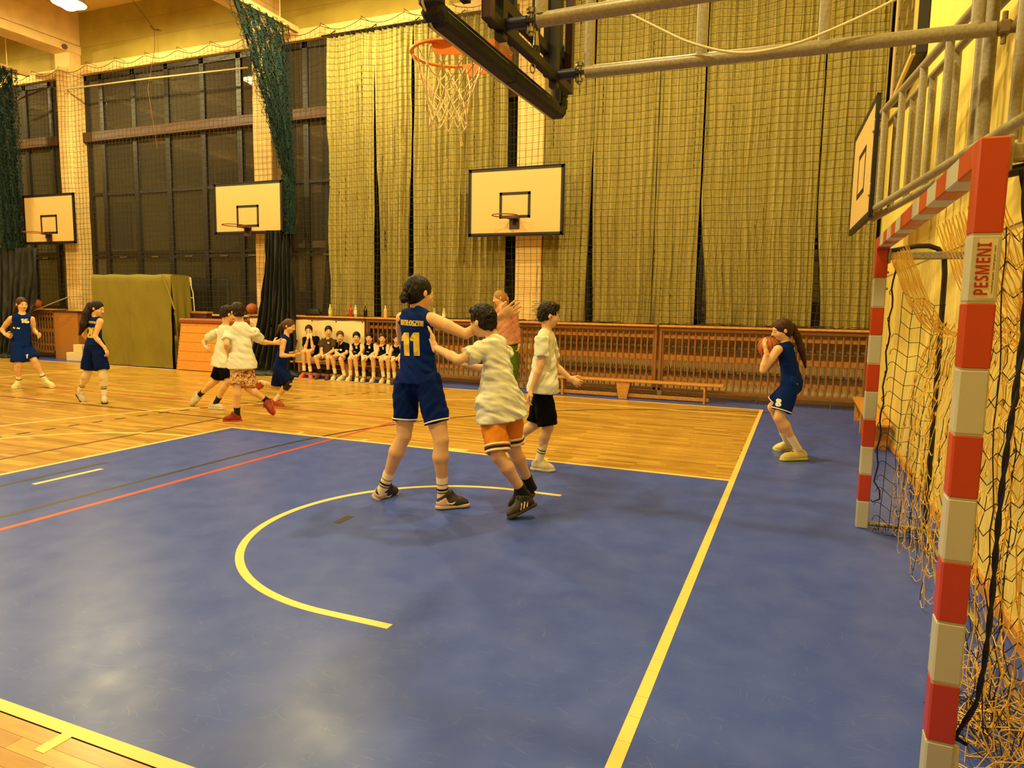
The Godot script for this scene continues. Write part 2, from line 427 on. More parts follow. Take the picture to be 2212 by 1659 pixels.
func build_shell() -> void:
	var c := struct("ceiling")
	span("slab", Vector3(LEFT_X - 0.3, CEIL, WIN_Z - 0.5), Vector3(WALL_X + 0.3, CEIL + 0.3, BACK_Z + 0.3), MATS.ceiling, c)
	for x in [-22.5, -16.48, -10.45, -4.4]:
		# cross beams: a deep web with a slightly wider lower flange
		span("beam", Vector3(x, 7.56, WIN_Z), Vector3(x + 0.5, CEIL, BACK_Z), MATS.cream, c, 0.01)
		span("beam_flange", Vector3(x - 0.03, 7.34, WIN_Z), Vector3(x + 0.53, 7.54, BACK_Z), MATS.cream, c, 0.01)
	var r := struct("wall_right")
	span("masonry", Vector3(WALL_X, -0.3, WIN_Z - 0.5), Vector3(WALL_X + 0.3, CEIL, BACK_Z + 0.3), MATS.wall, r)
	# timber boards on the lower wall
	var unit := BoxMesh.new(); unit.size = Vector3.ONE
	z_boards(r, unit)
	var bb := struct("baseboard_right")
	span("skirting", Vector3(WALL_X - 0.035, 0, WIN_Z), Vector3(WALL_X, 0.09, BACK_Z), MATS.oak_light, bb, 0.006)
	var bk := struct("wall_back")
	span("masonry", Vector3(LEFT_X - 0.3, -0.3, BACK_Z), Vector3(WALL_X + 0.3, CEIL, BACK_Z + 0.3), MATS.backwall, bk)
	span("dado", Vector3(LEFT_X, 0, BACK_Z - 0.04), Vector3(WALL_X, 2.0, BACK_Z), MATS.dark_wood, bk)
	for x in [-22.5, -16.48, -10.45, -4.4]:
		span("pilaster", Vector3(x, 0, BACK_Z - 0.25), Vector3(x + 0.5, CEIL, BACK_Z), MATS.cream, bk)
	var lf := struct("wall_left")
	span("masonry", Vector3(LEFT_X - 0.3, -0.3, WIN_Z - 0.5), Vector3(LEFT_X, CEIL, BACK_Z + 0.3), MATS.backwall, lf)
	# window wall
	var w := struct("wall_window")
	span("parapet", Vector3(LEFT_X, -0.3, WIN_Z - 0.3), Vector3(WALL_X, 1.2, WIN_Z + 0.05), MATS.cream, w)
	span("outer_skin", Vector3(LEFT_X, 6.88, WIN_Z - 0.3), Vector3(WALL_X, CEIL, WIN_Z - 0.02), MATS.cream, w)
	span("lintel", Vector3(LEFT_X, 6.88, WIN_Z - 0.02), Vector3(WALL_X, 7.1, WIN_Z + 0.16), MATS.cream, w, 0.01)
	var edges := [LEFT_X, -22.5, -16.48, -10.45, -4.4, WALL_X]
	for i in edges.size() - 1:
		# three frieze boards in each bay, with shadow joints
		var x0: float = edges[i] + (0.5 if i > 0 else 0.0)
		for k in 3:
			span("frieze_board", Vector3(x0, 7.1 + k * 0.41, WIN_Z - 0.02), Vector3(edges[i + 1], 7.1 + (k + 1) * 0.41 - 0.004, WIN_Z + 0.1), MATS.frieze, w)
	for x in [-22.5, -16.48, -10.45, -4.4]:
		span("column", Vector3(x, 0, WIN_Z - 0.2), Vector3(x + 0.5, 7.36, -8.0), MATS.cream, w, 0.012)
	span("sill", Vector3(LEFT_X, 1.17, WIN_Z + 0.04), Vector3(WALL_X, 1.205, -8.16), MATS.cream, w)

func z_boards(r: Node, unit: Mesh) -> void:
	var z := WIN_Z
	rng.seed = 21
	while z < 4.2:
		var L := 0.12
		var o := inst(unit, "wall_board", MATS["wall_board%d" % (rng.randi() % 3)], r)
		o.position = Vector3(WALL_X - 0.0085, 1.04, z + L * 0.5); o.scale = Vector3(0.017 + rng.randf() * 0.002, 1.9, L - 0.003)
		z += L
	span("dado_rail", Vector3(WALL_X - 0.03, 1.99, WIN_Z), Vector3(WALL_X, 2.03, 4.2), MATS.wall_board1, r)

func build_windows() -> void:
	var bays := [[-22.0, -16.48], [-15.98, -10.45], [-9.95, -4.4], [-3.9, WALL_X]]
	var first := [-19.3, -16.06, -11.5 + 1.05, -3.9]
	for k in bays.size():
		var x0: float = bays[k][0]; var x1: float = bays[k][1]
		var win := struct("window_%d" % (k + 1))
		var fm: Material = MATS.frame
		var d0 := WIN_Z - 0.05; var d1 := WIN_Z + 0.05
		span("frame_head", Vector3(x0, 6.76, d0), Vector3(x1, 6.88, d1), fm, win)
		span("frame_sill", Vector3(x0, 1.2, d0), Vector3(x1, 1.32, d1), fm, win)
		span("frame_jamb", Vector3(x0, 1.2, d0), Vector3(x0 + 0.1, 6.88, d1), fm, win)
		span("frame_jamb", Vector3(x1 - 0.1, 1.2, d0), Vector3(x1, 6.88, d1), fm, win)
		span("transom", Vector3(x0, 5.3, d0), Vector3(x1, 5.53, d1 + 0.1), MATS.transom, win, 0.01)
		var xs := []
		if k == 0: xs = [-21.4, -20.35, -19.28, -18.2, -17.23]
		elif k == 1: xs = [-15.42, -14.34, -13.28, -12.2, -11.14]
		elif k == 2: xs = [-9.35, -8.28, -7.2, -6.13, -5.06]
		else: xs = [-3.3, -2.23, -1.16, -0.09, 0.98]
		for x in xs:
			span("mullion", Vector3(x - 0.065, 1.2, d0), Vector3(x + 0.065, 6.88, d1), fm, win)
		var ex := [x0 + 0.1]; ex.append_array(xs); ex.append(x1 - 0.1)
		var rows := [1.32, 2.64, 4.06, 5.3, 5.53, 6.76]
		for i in ex.size() - 1:
			for r in [2.64, 4.06]:
				span("glazing_bar", Vector3(ex[i], r - 0.035, d0 + 0.02), Vector3(ex[i + 1], r + 0.035, d1 - 0.01), fm, win)
			for j in rows.size() - 1:
				if j == 3: continue
				var a: float = ex[i] + 0.07; var b: float = ex[i + 1] - 0.07
				if i == 0: a = ex[0]
				var tilt := Basis(Vector3.UP, rng.randf_range(-0.006, 0.006)) * Basis(Vector3.RIGHT, rng.randf_range(-0.006, 0.006))
				boxo("pane", Vector3((a + b) * 0.5, (rows[j] + rows[j + 1]) * 0.5, WIN_Z), Vector3(b - a + 0.02, rows[j + 1] - rows[j], 0.008), MATS.glass, win, 0.0, tilt)
				if j == 0:
					# opening casement under the lower bar
					span("casement_rail", Vector3(a, 2.5, d0 + 0.03), Vector3(b, 2.57, d1), fm, win)
					if i > 0: boxo("handle", Vector3((a + b) * 0.5, 2.53, d1 + 0.012), Vector3(0.22, 0.03, 0.024), MATS.chrome, win, 0.005)

# ---------------------------------------------------------------- curtains and protective nets
func curtain(x0: float, x1: float, b0: float, b1: float, split: float, seed_: int, label: String) -> void:
	# pleated cloth hanging from y 6.75 to the sill; [x0,x1] at the top, [b0,b1] at the bottom, parting below `split`
	var f := FastNoiseLite.new(); f.seed = seed_; f.frequency = 0.9
	var cols := int((x1 - x0) / 0.018); var rows := 44
	var pleats: float = round((x1 - x0) / 0.135)
	var g := []
	for i in rows + 1:
		var y: float = lerp(1.25, 6.75, float(i) / rows)
		var k := smoothstep(split, 1.25, y)
		var row := []
		for j in cols + 1:
			var s := float(j) / cols
			var warp := s + 0.35 / pleats * f.get_noise_2d(s * 9.0, y * 0.35)
			var x: float = lerp(lerp(x0, x1, s), lerp(b0, b1, s), k)
			var a: float = 0.040 + 0.022 * f.get_noise_2d(s * 7.0 + 40.0, 0.0)
			a *= 0.75 + 0.25 * k
			var z: float = -8.06 + a * sin(warp * pleats * TAU) + 0.016 * sin(warp * pleats * TAU * 2.3 + seed_) + 0.012 * f.get_noise_2d(s * 3.0, y * 0.8)
			x += 0.4 * a * cos(warp * pleats * TAU * 1.0) * (1.0 if j > 0 and j < cols else 0.0)
			if y < 1.6: z += (1.6 - y) * 0.18 * f.get_noise_2d(s * 12.0, 3.0)
			row.append(Vector3(x, y, z))
		g.append(row)
	var b := MB.new(); b.sheet(g, 0.004)
	var t := thing("curtain", label, "curtain", Vector3.ZERO, 0.0, "olive curtains before the windows")
	obj(b, "cloth", MATS.curtain, t)
	b = MB.new()
	for j in int(pleats) + 1:
		var x: float = lerp(x0 + 0.03, x1 - 0.03, j / pleats)
		b.cyl(Vector3(x, 6.72, -8.06), Vector3(x, 6.794, -8.06), 0.006, 0.006, 5)
	obj(b, "hooks", MATS.steel_dark, t)

func safety_net(x0: float, x1: float, label: String, seed_: int) -> void:
	var f := FastNoiseLite.new(); f.seed = seed_; f.frequency = 0.5
	var st := 0.12
	var nx := int((x1 - x0) / st); var ny := 47
	var P := []
	for i in ny + 1:
		var row := []
		for j in nx + 1:
			var x := x0 + j * st; var t := 1.0 - float(i) / ny
			var hang := fposmod(x, 0.96) / 0.96
			var y: float = lerp(1.255, 6.96, 1.0 - t) - (0.09 * sin(hang * PI) * pow(1.0 - t, 10.0)) - 0.035 * t * t * abs(f.get_noise_2d(x * 1.4, y_noise(i)))
			y -= 0.03 * sin(hang * PI) * (1.0 - t)
			x += 0.022 * f.get_noise_2d(x * 2.0, i * 0.12) * (1.0 + 2.0 * t * t)
			var z: float = -7.945 + 0.03 * f.get_noise_2d(x * 0.8 + 50.0, i * 0.1) + 0.02 * t
			row.append(Vector3(x, max(y, 1.246), z))
		P.append(row)
	var t := thing("safety_net", label, "net", Vector3.ZERO)
	var b := MB.new()
	for j in nx + 1:
		var pts := []
		for i in ny + 1: pts.append(P[i][j])
		b.tube(pts, 0.0038, 3, false)
	for i in ny + 1:
		b.tube(P[i], 0.0038 if i < ny else 0.007, 3, false)
	obj(b, "mesh", MATS.net_olive, t)
	b = MB.new()
	var x: float = ceil(x0 / 0.96) * 0.96
	while x < x1:
		b.cyl(Vector3(x, 6.95, -7.945), Vector3(x, 7.02, -7.96), 0.004, 0.004, 5)
		b.cyl(Vector3(x, 7.02, -7.955), Vector3(x, 7.02, -8.26), 0.005, 0.005, 5)
		x += 0.96
	obj(b, "hangers", MATS.steel_dark, t)
func y_noise(i: int) -> float:
	return i * 0.3

func build_curtains() -> void:
	MATS.net_olive = mat("net_olive_m", Color(0.22, 0.18, 0.08), 0.85)
	var L := [[-8.58, -7.44, -8.57, -7.485, 6.6, "leftmost olive curtain panel, next to the bare window"],
		[-7.44, -6.60, -7.325, -6.70, 6.6, "narrow olive curtain panel right of the leftmost one"],
		[-6.58, -4.60, -6.555, -4.63, 3.7, "wide olive curtain panel behind the girl numbered 11, left of the pale column"],
		[-3.9, -3.0, -3.88, -3.07, 3.8, "narrow olive curtain panel just right of the pale column"],
		[-3.0, -1.87, -2.93, -1.89, 3.8, "olive curtain panel right of the first dark slit, above the long gym bench"],
		[-1.89, -1.14, -1.89, -1.16, 3.6, "narrow olive curtain panel left of the middle dark slit"],
		[-1.14, 0.63, -0.96, 0.645, 3.5, "olive curtain panel between the two right-hand dark slits, above the girl numbered 8"],
		[0.63, 1.49, 0.78, 1.485, 3.3, "rightmost olive curtain panel, beside the end wall"]]
	for i in L.size(): curtain(L[i][0] + 0.012, L[i][1] - 0.012, L[i][2], L[i][3], L[i][4], 50 + i, L[i][5])
	for r in [[-8.7, -4.42, "curtain rail over the window left of the pale column"], [-3.9, 1.5, "curtain rail over the window right of the pale column"]]:
		var b := MB.new(); b.cyl(Vector3(r[0], 6.81, -8.06), Vector3(r[1], 6.81, -8.06), 0.014, 0.014, 8)
		var k := 5
		for i in k:
			var x: float = lerp(r[0] + 0.2, r[1] - 0.2, float(i) / (k - 1)); b.cyl(Vector3(x, 6.81, -8.06), Vector3(x, 6.95, -8.24), 0.01, 0.01, 6)
		tag(obj(b, "curtain_rail", MATS.steel_dark), r[2], "rail", "curtain rails")
	safety_net(-18.3, -9.6, "wide-meshed safety net before the bare windows on the left", 71)
	safety_net(-9.36, 1.52, "wide-meshed safety net before the olive curtains", 72)
	# slender tube along the left window, and its sibling on the next bay
	var p := MB.new(); p.tube([Vector3(-15.95, 6.44, -7.86), Vector3(-13.3, 6.40, -7.85), Vector3(-10.4, 6.33, -7.86)], 0.02, 8)
	for x in [-15.9, -10.42]: p.cyl(Vector3(x, 6.42 if x < -12 else 6.33, -7.86), Vector3(x - 0.1, 6.42 if x < -12 else 6.33, -7.985), 0.012, 0.012, 6)
	tag(obj(p, "net_pole", mat("pole_grey", Color(0.6, 0.52, 0.36), 0.5)), "thin pale tube across the top of the large bare window", "pole")
	p = MB.new(); p.tube([Vector3(-18.2, 6.28, -7.86), Vector3(-16.5, 6.55, -7.86)], 0.02, 8); p.cyl(Vector3(-16.5, 6.55, -7.86), Vector3(-16.46, 6.55, -7.99), 0.012, 0.012, 6)
	tag(obj(p, "net_pole", mat("pole_dark", Color(0.25, 0.14, 0.06), 0.5)), "slanting brown tube at the top of the leftmost window", "pole")

# gathered net: a bunched curtain of loose mesh hanging from a rail, drawn together towards its foot
func gathered_net(called: String, at: Vector3, top_z0: float, top_z1: float, foot_z0: float, foot_z1: float, y0: float, y1: float, label: String, seed_: int) -> void:
	var f := FastNoiseLite.new(); f.seed = seed_; f.frequency = 1.1
	var t := thing(called, label, "net", at)
	var b := MB.new()
	var strands := 84; var rows := 46
	var P := []
	for j in strands:
		var s := float(j) / (strands - 1)
		var pts := []
		for i in rows + 1:
			var y: float = lerp(y1, y0, float(i) / rows)
			var k := float(i) / rows; var e: float = minf(1.0, pow(k / 0.72, 0.9))
			var z: float = lerp(lerp(top_z0, top_z1, s), lerp(foot_z0, foot_z1, s), e)
			var x: float = 0.13 * sin(s * 41.0 + seed_) * (1.0 - 0.5 * e) + 0.09 * f.get_noise_2d(s * 30.0, y * 2.2)
			z += 0.05 * f.get_noise_2d(s * 44.0 + 9.0, y * 3.0) + 0.035 * (1 if (i + j) % 2 == 0 else -1)
			pts.append(Vector3(x, y, z))
		P.append(pts); b.tube(pts, 0.006, 3, false)
	for i in range(0, rows + 1, 1):
		for j in range(i % 2, strands - 1, 2):
			b.tube([P[j][i], P[j + 1][i]], 0.006, 3, false)
	obj(b, "mesh", MATS.net_green, t)
	# deeper folds inside the bundle
	b = MB.new()
	for q in 3:
		var g := []
		for i in 25:
			var k := i / 24.0; var row := []
			for j in 31:
				var s := lerpf(0.02, 0.97, j / 30.0); var e: float = minf(1.0, pow(k / 0.72, 0.9))
				row.append(Vector3((q - 1) * 0.06 + 0.05 * sin(s * 41.0 + q * 2.0), lerp(y1, y0, k), lerp(lerp(top_z0, top_z1, s), lerp(foot_z0, foot_z1, s), e)))
			g.append(row)
		for i in 24:
			for j in range(0, 30, 2):
				if (i * 7 + j * 3 + q) % 5 < 3: b.sheet([[g[i][j], g[i][j + 1]], [g[i + 1][j], g[i + 1][j + 1]]], 0.003)
	obj(b, "folds", MATS.net_green, t)

func drape(called: String, pts_top: Array, pts_bot: Array, y0: float, y1: float, label: String, seed_: int) -> void:
	# heavy dark tarpaulin bunched in folds; corner lists are (x, z) of the left and right edges
	var f := FastNoiseLite.new(); f.seed = seed_; f.frequency = 0.8
	var g := []
	for i in 31:
		var k := i / 30.0; var e := pow(k, 1.7); var row := []
		for j in 61:
			var s := j / 60.0
			var a: Vector2 = pts_top[0].lerp(pts_top[1], s); var c: Vector2 = pts_bot[0].lerp(pts_bot[1], s)
			var q := a.lerp(c, e)
			var d: Vector2 = (pts_bot[1] - pts_bot[0]).orthogonal().normalized()
			q += d * (0.05 + 0.07 * e) * sin(s * TAU * 7.0 + 1.2 * f.get_noise_2d(s * 4.0, k * 2.0) * 3.0)
			row.append(Vector3(q.x, lerp(y1, y0, k), q.y))
		g.append(row)
	var t := thing(called, label, "drape", Vector3.ZERO)
	var b := MB.new(); b.sheet(g, 0.006); obj(b, "cloth", MATS.drape, t)
	b = MB.new()
	for q in 5:
		# cloth heaped on the floor
		var c: Vector2 = pts_bot[0].lerp(pts_bot[1], 0.1 + q * 0.2)
		var gg := []
		for i in 7:
			var row := []
			for j in 13:
				var a := TAU * j / 12.0; var r: float = 0.2 * sin(i / 6.0 * PI * 0.5)
				row.append(Vector3(c.x + cos(a) * r * 1.2, y0 + 0.10 * cos(i / 6.0 * PI * 0.5) + 0.015 * sin(a * 3.0 + q), c.y + sin(a) * r))
			gg.append(row)
		b.sheet(gg)
	obj(b, "heaped_hem", MATS.drape, t)

# ---------------------------------------------------------------- radiator covers and the things on the sill
func grille(x0: float, x1: float, label: String, feet := true) -> void:
	var t := thing("radiator_cover", label, "radiator cover", Vector3((x0 + x1) * 0.5, 0, -7.86), 0.0, "slatted radiator covers along the window wall")
	var h := (x1 - x0) * 0.5
	span("top_board", Vector3(-h, 1.206, -0.34), Vector3(h, 1.24, 0.10), MATS.oak_light, t, 0.006)
	span("top_rail", Vector3(-h, 1.14, -0.005), Vector3(h, 1.20, 0.05), MATS.slat_wood, t, 0.004)
	span("bottom_rail", Vector3(-h, 0.14, -0.005), Vector3(h, 0.19, 0.045), MATS.slat_wood, t, 0.004)
	for s in [-1, 1]: span("stile", Vector3(s * (h - 0.022) - 0.022, 0.14, -0.005), Vector3(s * (h - 0.022) + 0.022, 1.2, 0.045), MATS.slat_wood, t, 0.004)
	for y in [1.05, 0.70, 0.34]: span("cross_board", Vector3(-h, y - 0.045 if y == 0.70 else y - 0.03, -0.03), Vector3(h, y + 0.045 if y == 0.70 else y + 0.03, -0.006), MATS.oak, t)
	var unit := MB.new(); unit.cbox(Vector3.ZERO, Vector3(0.026, 0.95, 0.024), 0.004)
	var m := unit.mesh()
	var n := int((2 * h - 0.1) / 0.104)
	for i in n + 1:
		var o := inst(m, "slat", MATS.slat_wood, t); o.position = Vector3(lerp(-h + 0.06, h - 0.06, float(i) / n), 0.665, 0.012)
	# finned heating tubes behind
	var b := MB.new()
	for y in [0.87, 0.47]:
		b.cyl(Vector3(-h + 0.05, y, -0.2), Vector3(h - 0.05, y, -0.2), 0.03, 0.03, 8)
		var k := int(2 * h / 0.035)
		for i in k:
			var x: float = lerp(-h + 0.08, h - 0.08, float(i) / k)
			b.box(Vector3(x, y, -0.2), Vector3(0.004, 0.13, 0.13), Basis(Vector3.RIGHT, 0.78))
	obj(b, "finned_tubes", MATS.radiator, t).set_meta("kind", "stuff")
	if feet:
		for x in [-h + 0.5, 0.0, h - 0.5]:
			b = MB.new(); b.cyl(Vector3(x, 0, 0.02), Vector3(x, 0.15, 0.02), 0.007, 0.007, 6); b.cyl(Vector3(x, 0, 0.02), Vector3(x, 0.006, 0.02), 0.028, 0.028, 10)
			obj(b, "foot", MATS.chrome, t)

func bottle(x: float, y0: float, h: float, r: float, body: Color, cap: Color, label: String, band = null, clear := false) -> void:
	var t := thing("bottle", label, "bottle", Vector3(x, y0, -7.83), 0.0, "bottles on the window sill")
	var b := MB.new()
	b.lathe([Vector2(0, 0), Vector2(r * 0.9, 0.0), Vector2(r, 0.01), Vector2(r, h * 0.55), Vector2(r * 0.94, h * 0.62), Vector2(r * 0.5, h * 0.8), Vector2(r * 0.36, h * 0.88), Vector2(r * 0.36, h * 0.93), Vector2(0, h * 0.93)], Vector3.ZERO, 14)
	var m := mat("bottle_%s" % body.to_html(), body, 0.15)
	if clear:
		m.transparency = BaseMaterial3D.TRANSPARENCY_ALPHA; m.albedo_color.a = 0.45
	obj(b, "body", m, t)
	b = MB.new(); b.cyl(Vector3(0, h * 0.9, 0), Vector3(0, h, 0), r * 0.45, r * 0.42, 12); obj(b, "cap", mat("cap_%s" % cap.to_html(), cap, 0.4), t)
	if band != null:
		b = MB.new(); b.cyl(Vector3(0, h * 0.22, 0), Vector3(0, h * 0.5, 0), r * 1.02, r * 1.02, 14, false); obj(b, "paper_band", mat("band_%s" % Color(band).to_html(), band, 0.6), t)

func ball(at: Vector3, label: String, col := Color(0.74, 0.38, 0.13), r := 0.117) -> void:
	var t := thing("basketball", label, "ball", at - Vector3(0, r, 0), 0.0)
	var b := MB.new(); var pr := []
	for i in 21:
		var a := -PI / 2 + PI * i / 20.0; pr.append(Vector2(cos(a) * r, sin(a) * r + r))
	b.lathe(pr, Vector3.ZERO, 28)
	var m := noisy("ball_leather", col, 0.65, 61, 0.08, 0.25, 9.0, false)
	obj(b, "ball_skin", m, t)
	b = MB.new()
	for q in 4:
		var pts := []
		for i in 33:
			var a := TAU * i / 32.0
			var v: Vector3 = [Vector3(cos(a), sin(a), 0), Vector3(0, sin(a), cos(a)), Vector3(0.5 + 0.28 * cos(2 * a), 0, 0), Vector3(-0.5 - 0.28 * cos(2 * a), 0, 0)][q]
			if q > 1:
				var rr := sqrt(max(0.0, 1.0 - v.x * v.x)); v.y = sin(a) * rr; v.z = cos(a) * rr
			pts.append(Basis(Vector3(1, 1, 0).normalized(), 0.6) * v * (r + 0.0003) + Vector3(0, r, 0))
		b.tube(pts, 0.0022, 4, false)
	obj(b, "seam", MATS.black, t)

func build_radiators() -> void:
	grille(-7.52, -4.36, "slatted wooden radiator cover behind the seated girls and the girl numbered 11")
	grille(-4.34, -1.72, "slatted wooden radiator cover behind the long gym bench")
	grille(-1.68, 1.5, "slatted wooden radiator cover behind the girl numbered 8, by the end wall")
	grille(-10.5, -7.54, "radiator cover mostly hidden behind the white banner")
	grille(-18.9, -16.75, "slatted radiator cover at the far left, behind the girl numbered 16", false)
	var t := thing("wooden_casing", "plain brown wooden casing beside the far left radiator cover", "casing", Vector3(-16.3, 0, -7.95))
	span("front_panel", Vector3(-0.43, 0.0, 0.1), Vector3(0.43, 1.16, 0.15), MATS.oak, t, 0.005)
	span("side_panel", Vector3(0.39, 0.0, -0.4), Vector3(0.43, 1.16, 0.1), MATS.oak, t)
	span("lid", Vector3(-0.46, 1.16, -0.05), Vector3(0.46, 1.2, 0.17), MATS.dark_wood, t, 0.005)
	# sill clutter
	bottle(-8.39, 1.24, 0.24, 0.036, Color(0.92, 0.86, 0.55), Color(0.9, 0.85, 0.6), "clear drink bottle with pale yellow contents, leftmost on the sill", Color(0.85, 0.78, 0.45), true)
	bottle(-7.89, 1.24, 0.23, 0.036, Color(0.72, 0.16, 0.1), Color(0.6, 0.1, 0.08), "red sports bottle on the sill above the banner")
	bottle(-7.77, 1.24, 0.27, 0.033, Color(0.85, 0.84, 0.75), Color(0.3, 0.45, 0.7), "clear water bottle with a white label beside the red bottle", Color(0.9, 0.88, 0.8), true)
	bottle(-7.54, 1.24, 0.22, 0.036, Color(0.07, 0.05, 0.05), Color(0.1, 0.08, 0.06), "dark brown bottle at the right end of the banner")
	bottle(-7.07, 1.24, 0.24, 0.034, Color(0.85, 0.66, 0.5), Color(0.9, 0.8, 0.7), "pinkish bottle on the sill just left of the girl numbered 11")
	bottle(-5.98, 1.24, 0.2, 0.034, Color(0.75, 0.74, 0.66), Color(0.8, 0.78, 0.7), "clear bottle on the sill just right of the girl numbered 11", null, true)
	bottle(-5.77, 1.24, 0.2, 0.036, Color(0.9, 0.85, 0.6), Color(0.9, 0.88, 0.75), "clear bottle with a pale cap next to the boy's raised head", Color(0.9, 0.86, 0.7), true)
	var b := MB.new()
	b.lathe([Vector2(0, 0), Vector2(0.09, 0.0), Vector2(0.1, 0.05), Vector2(0.085, 0.11), Vector2(0.08, 0.15), Vector2(0, 0.15)], Vector3.ZERO, 14)
	t = thing("bag", "small black bag lying on the sill left of the bottles", "bag", Vector3(-8.85, 1.24, -7.86)); obj(b, "body", MATS.black, t).scale = Vector3(2.0, 1.0, 0.9)
	b = MB.new(); b.tube([Vector3(-0.06, 0.1, 0.05), Vector3(0.05, 0.14, 0.06), Vector3(0.2, 0.02, 0.05), Vector3(0.24, 0.009, 0.0)], 0.008, 6); obj(b, "strap", MATS.black, t)
	ball(Vector3(-17.33, 1.24 + 0.117, -7.80), "orange basketball lying on the far left sill")
	ball(Vector3(-10.4, 1.24 + 0.117, -7.80), "reddish ball on the sill beside the dark drape")
	# heap of loose net and cords along the sill
	rng.seed = 44
	b = MB.new()
	for k in 46:
		var x := rng.randf_range(-8.2, 1.2); var pts := []
		for i in 7: pts.append(Vector3(x + i * 0.07 + rng.randf_range(-0.03, 0.03), 1.248 + rng.randf() * 0.035, -7.93 + rng.randf_range(-0.07, 0.09)))
		b.tube(pts, 0.006, 4)
	tag(obj(b, "net_hem", MATS.net_olive), "slack hem of the safety net heaped along the sill", "net").set_meta("kind", "stuff")

# ---------------------------------------------------------------- baskets
func board_face(parent: Node, w: float, h: float, border: float, turn: Basis, at: Vector3, sq := Vector2(0.59, 0.45), sq_y := 0.15, thick := 0.03) -> void:
	# a painted board whose front looks along +z of `turn`; `at` is the middle of its lower edge
	var b := MB.new(); b.cbox(at + turn * Vector3(0, h * 0.5, -thick * 0.5), Vector3(w, h, thick), 0.004, turn); obj(b, "panel", MATS.board_white, parent)
	b = MB.new()
	for s in [-1, 1]:
		b.box(at + turn * Vector3(s * (w - border) * 0.5, h * 0.5, 0.001), Vector3(border, h, 0.004), turn)
		b.box(at + turn * Vector3(0, h * 0.5 + s * (h - border) * 0.5, 0.001), Vector3(w, border, 0.004), turn)
		b.box(at + turn * Vector3(s * w * 0.5, h * 0.5, -thick * 0.5), Vector3(0.02, h + 0.02, thick + 0.006), turn)
		b.box(at + turn * Vector3(0, h * 0.5 + s * h * 0.5, -thick * 0.5), Vector3(w + 0.02, 0.02, thick + 0.006), turn)
	obj(b, "border", MATS.board_black, parent)
	b = MB.new()
	for s in [-1, 1]:
		b.box(at + turn * Vector3(s * (sq.x - 0.05) * 0.5, sq_y + sq.y * 0.5, 0.001), Vector3(0.05, sq.y, 0.003), turn)
		b.box(at + turn * Vector3(0, sq_y + sq.y * 0.5 + s * (sq.y - 0.05) * 0.5, 0.001), Vector3(sq.x, 0.05, 0.003), turn)
	obj(b, "target_square", MATS.board_black, parent)

func ring(parent: Node, c: Vector3, m: Material, back: Vector3, r := 0.225, tr := 0.009) -> void:
	var b := MB.new(); var pts := []
	for i in 41: pts.append(c + Vector3(cos(TAU * i / 40.0), 0, sin(TAU * i / 40.0)) * r)
	b.tube(pts, tr, 8, false)
	obj(b, "rim", m, parent)

func side_basket(x: float, y0: float, h: float, w: float, label: String, ring_label := "") -> void:
	var t := thing("basketball_backboard", label, "backboard", Vector3(x, 0, -7.6), 0.0, "side backboards on the window wall")
	board_face(t, w, h, 0.05, Basis.IDENTITY, Vector3(0, y0, 0), Vector2(0.59, 0.45), 3.05 - y0 + 0.0)
	ring(t, Vector3(-0.02, 3.05, 0.375), mat("rim_brown", Color(0.42, 0.18, 0.08), 0.5), Vector3.ZERO)
	var b := MB.new(); b.cbox(Vector3(0, 2.96, 0.008), Vector3(0.19, 0.2, 0.016), 0.004); b.box(Vector3(0, 3.03, 0.08), Vector3(0.17, 0.012, 0.15)); b.box(Vector3(0, 2.98, 0.05), Vector3(0.012, 0.1, 0.1))
	obj(b, "rim_bracket", mat("bracket_dark", Color(0.2, 0.1, 0.05), 0.5), t)
	b = MB.new()
	for s in [-1, 1]:
		b.cyl(Vector3(0.02 + s * 0.17, y0 + 0.25, -0.03), Vector3(0.02 + s * 0.17, y0 + 0.25, -0.398), 0.025, 0.025, 8)
		b.cyl(Vector3(0.02 + s * 0.17, y0 + h - 0.2, -0.03), Vector3(0.02 + s * 0.17, y0 + h - 0.2, -0.398), 0.025, 0.025, 8)
		b.box(Vector3(0.02 + s * 0.17, y0 + h * 0.5, -0.05), Vector3(0.05, h - 0.1, 0.04))
	obj(b, "wall_bracket", MATS.steel_paint, t)

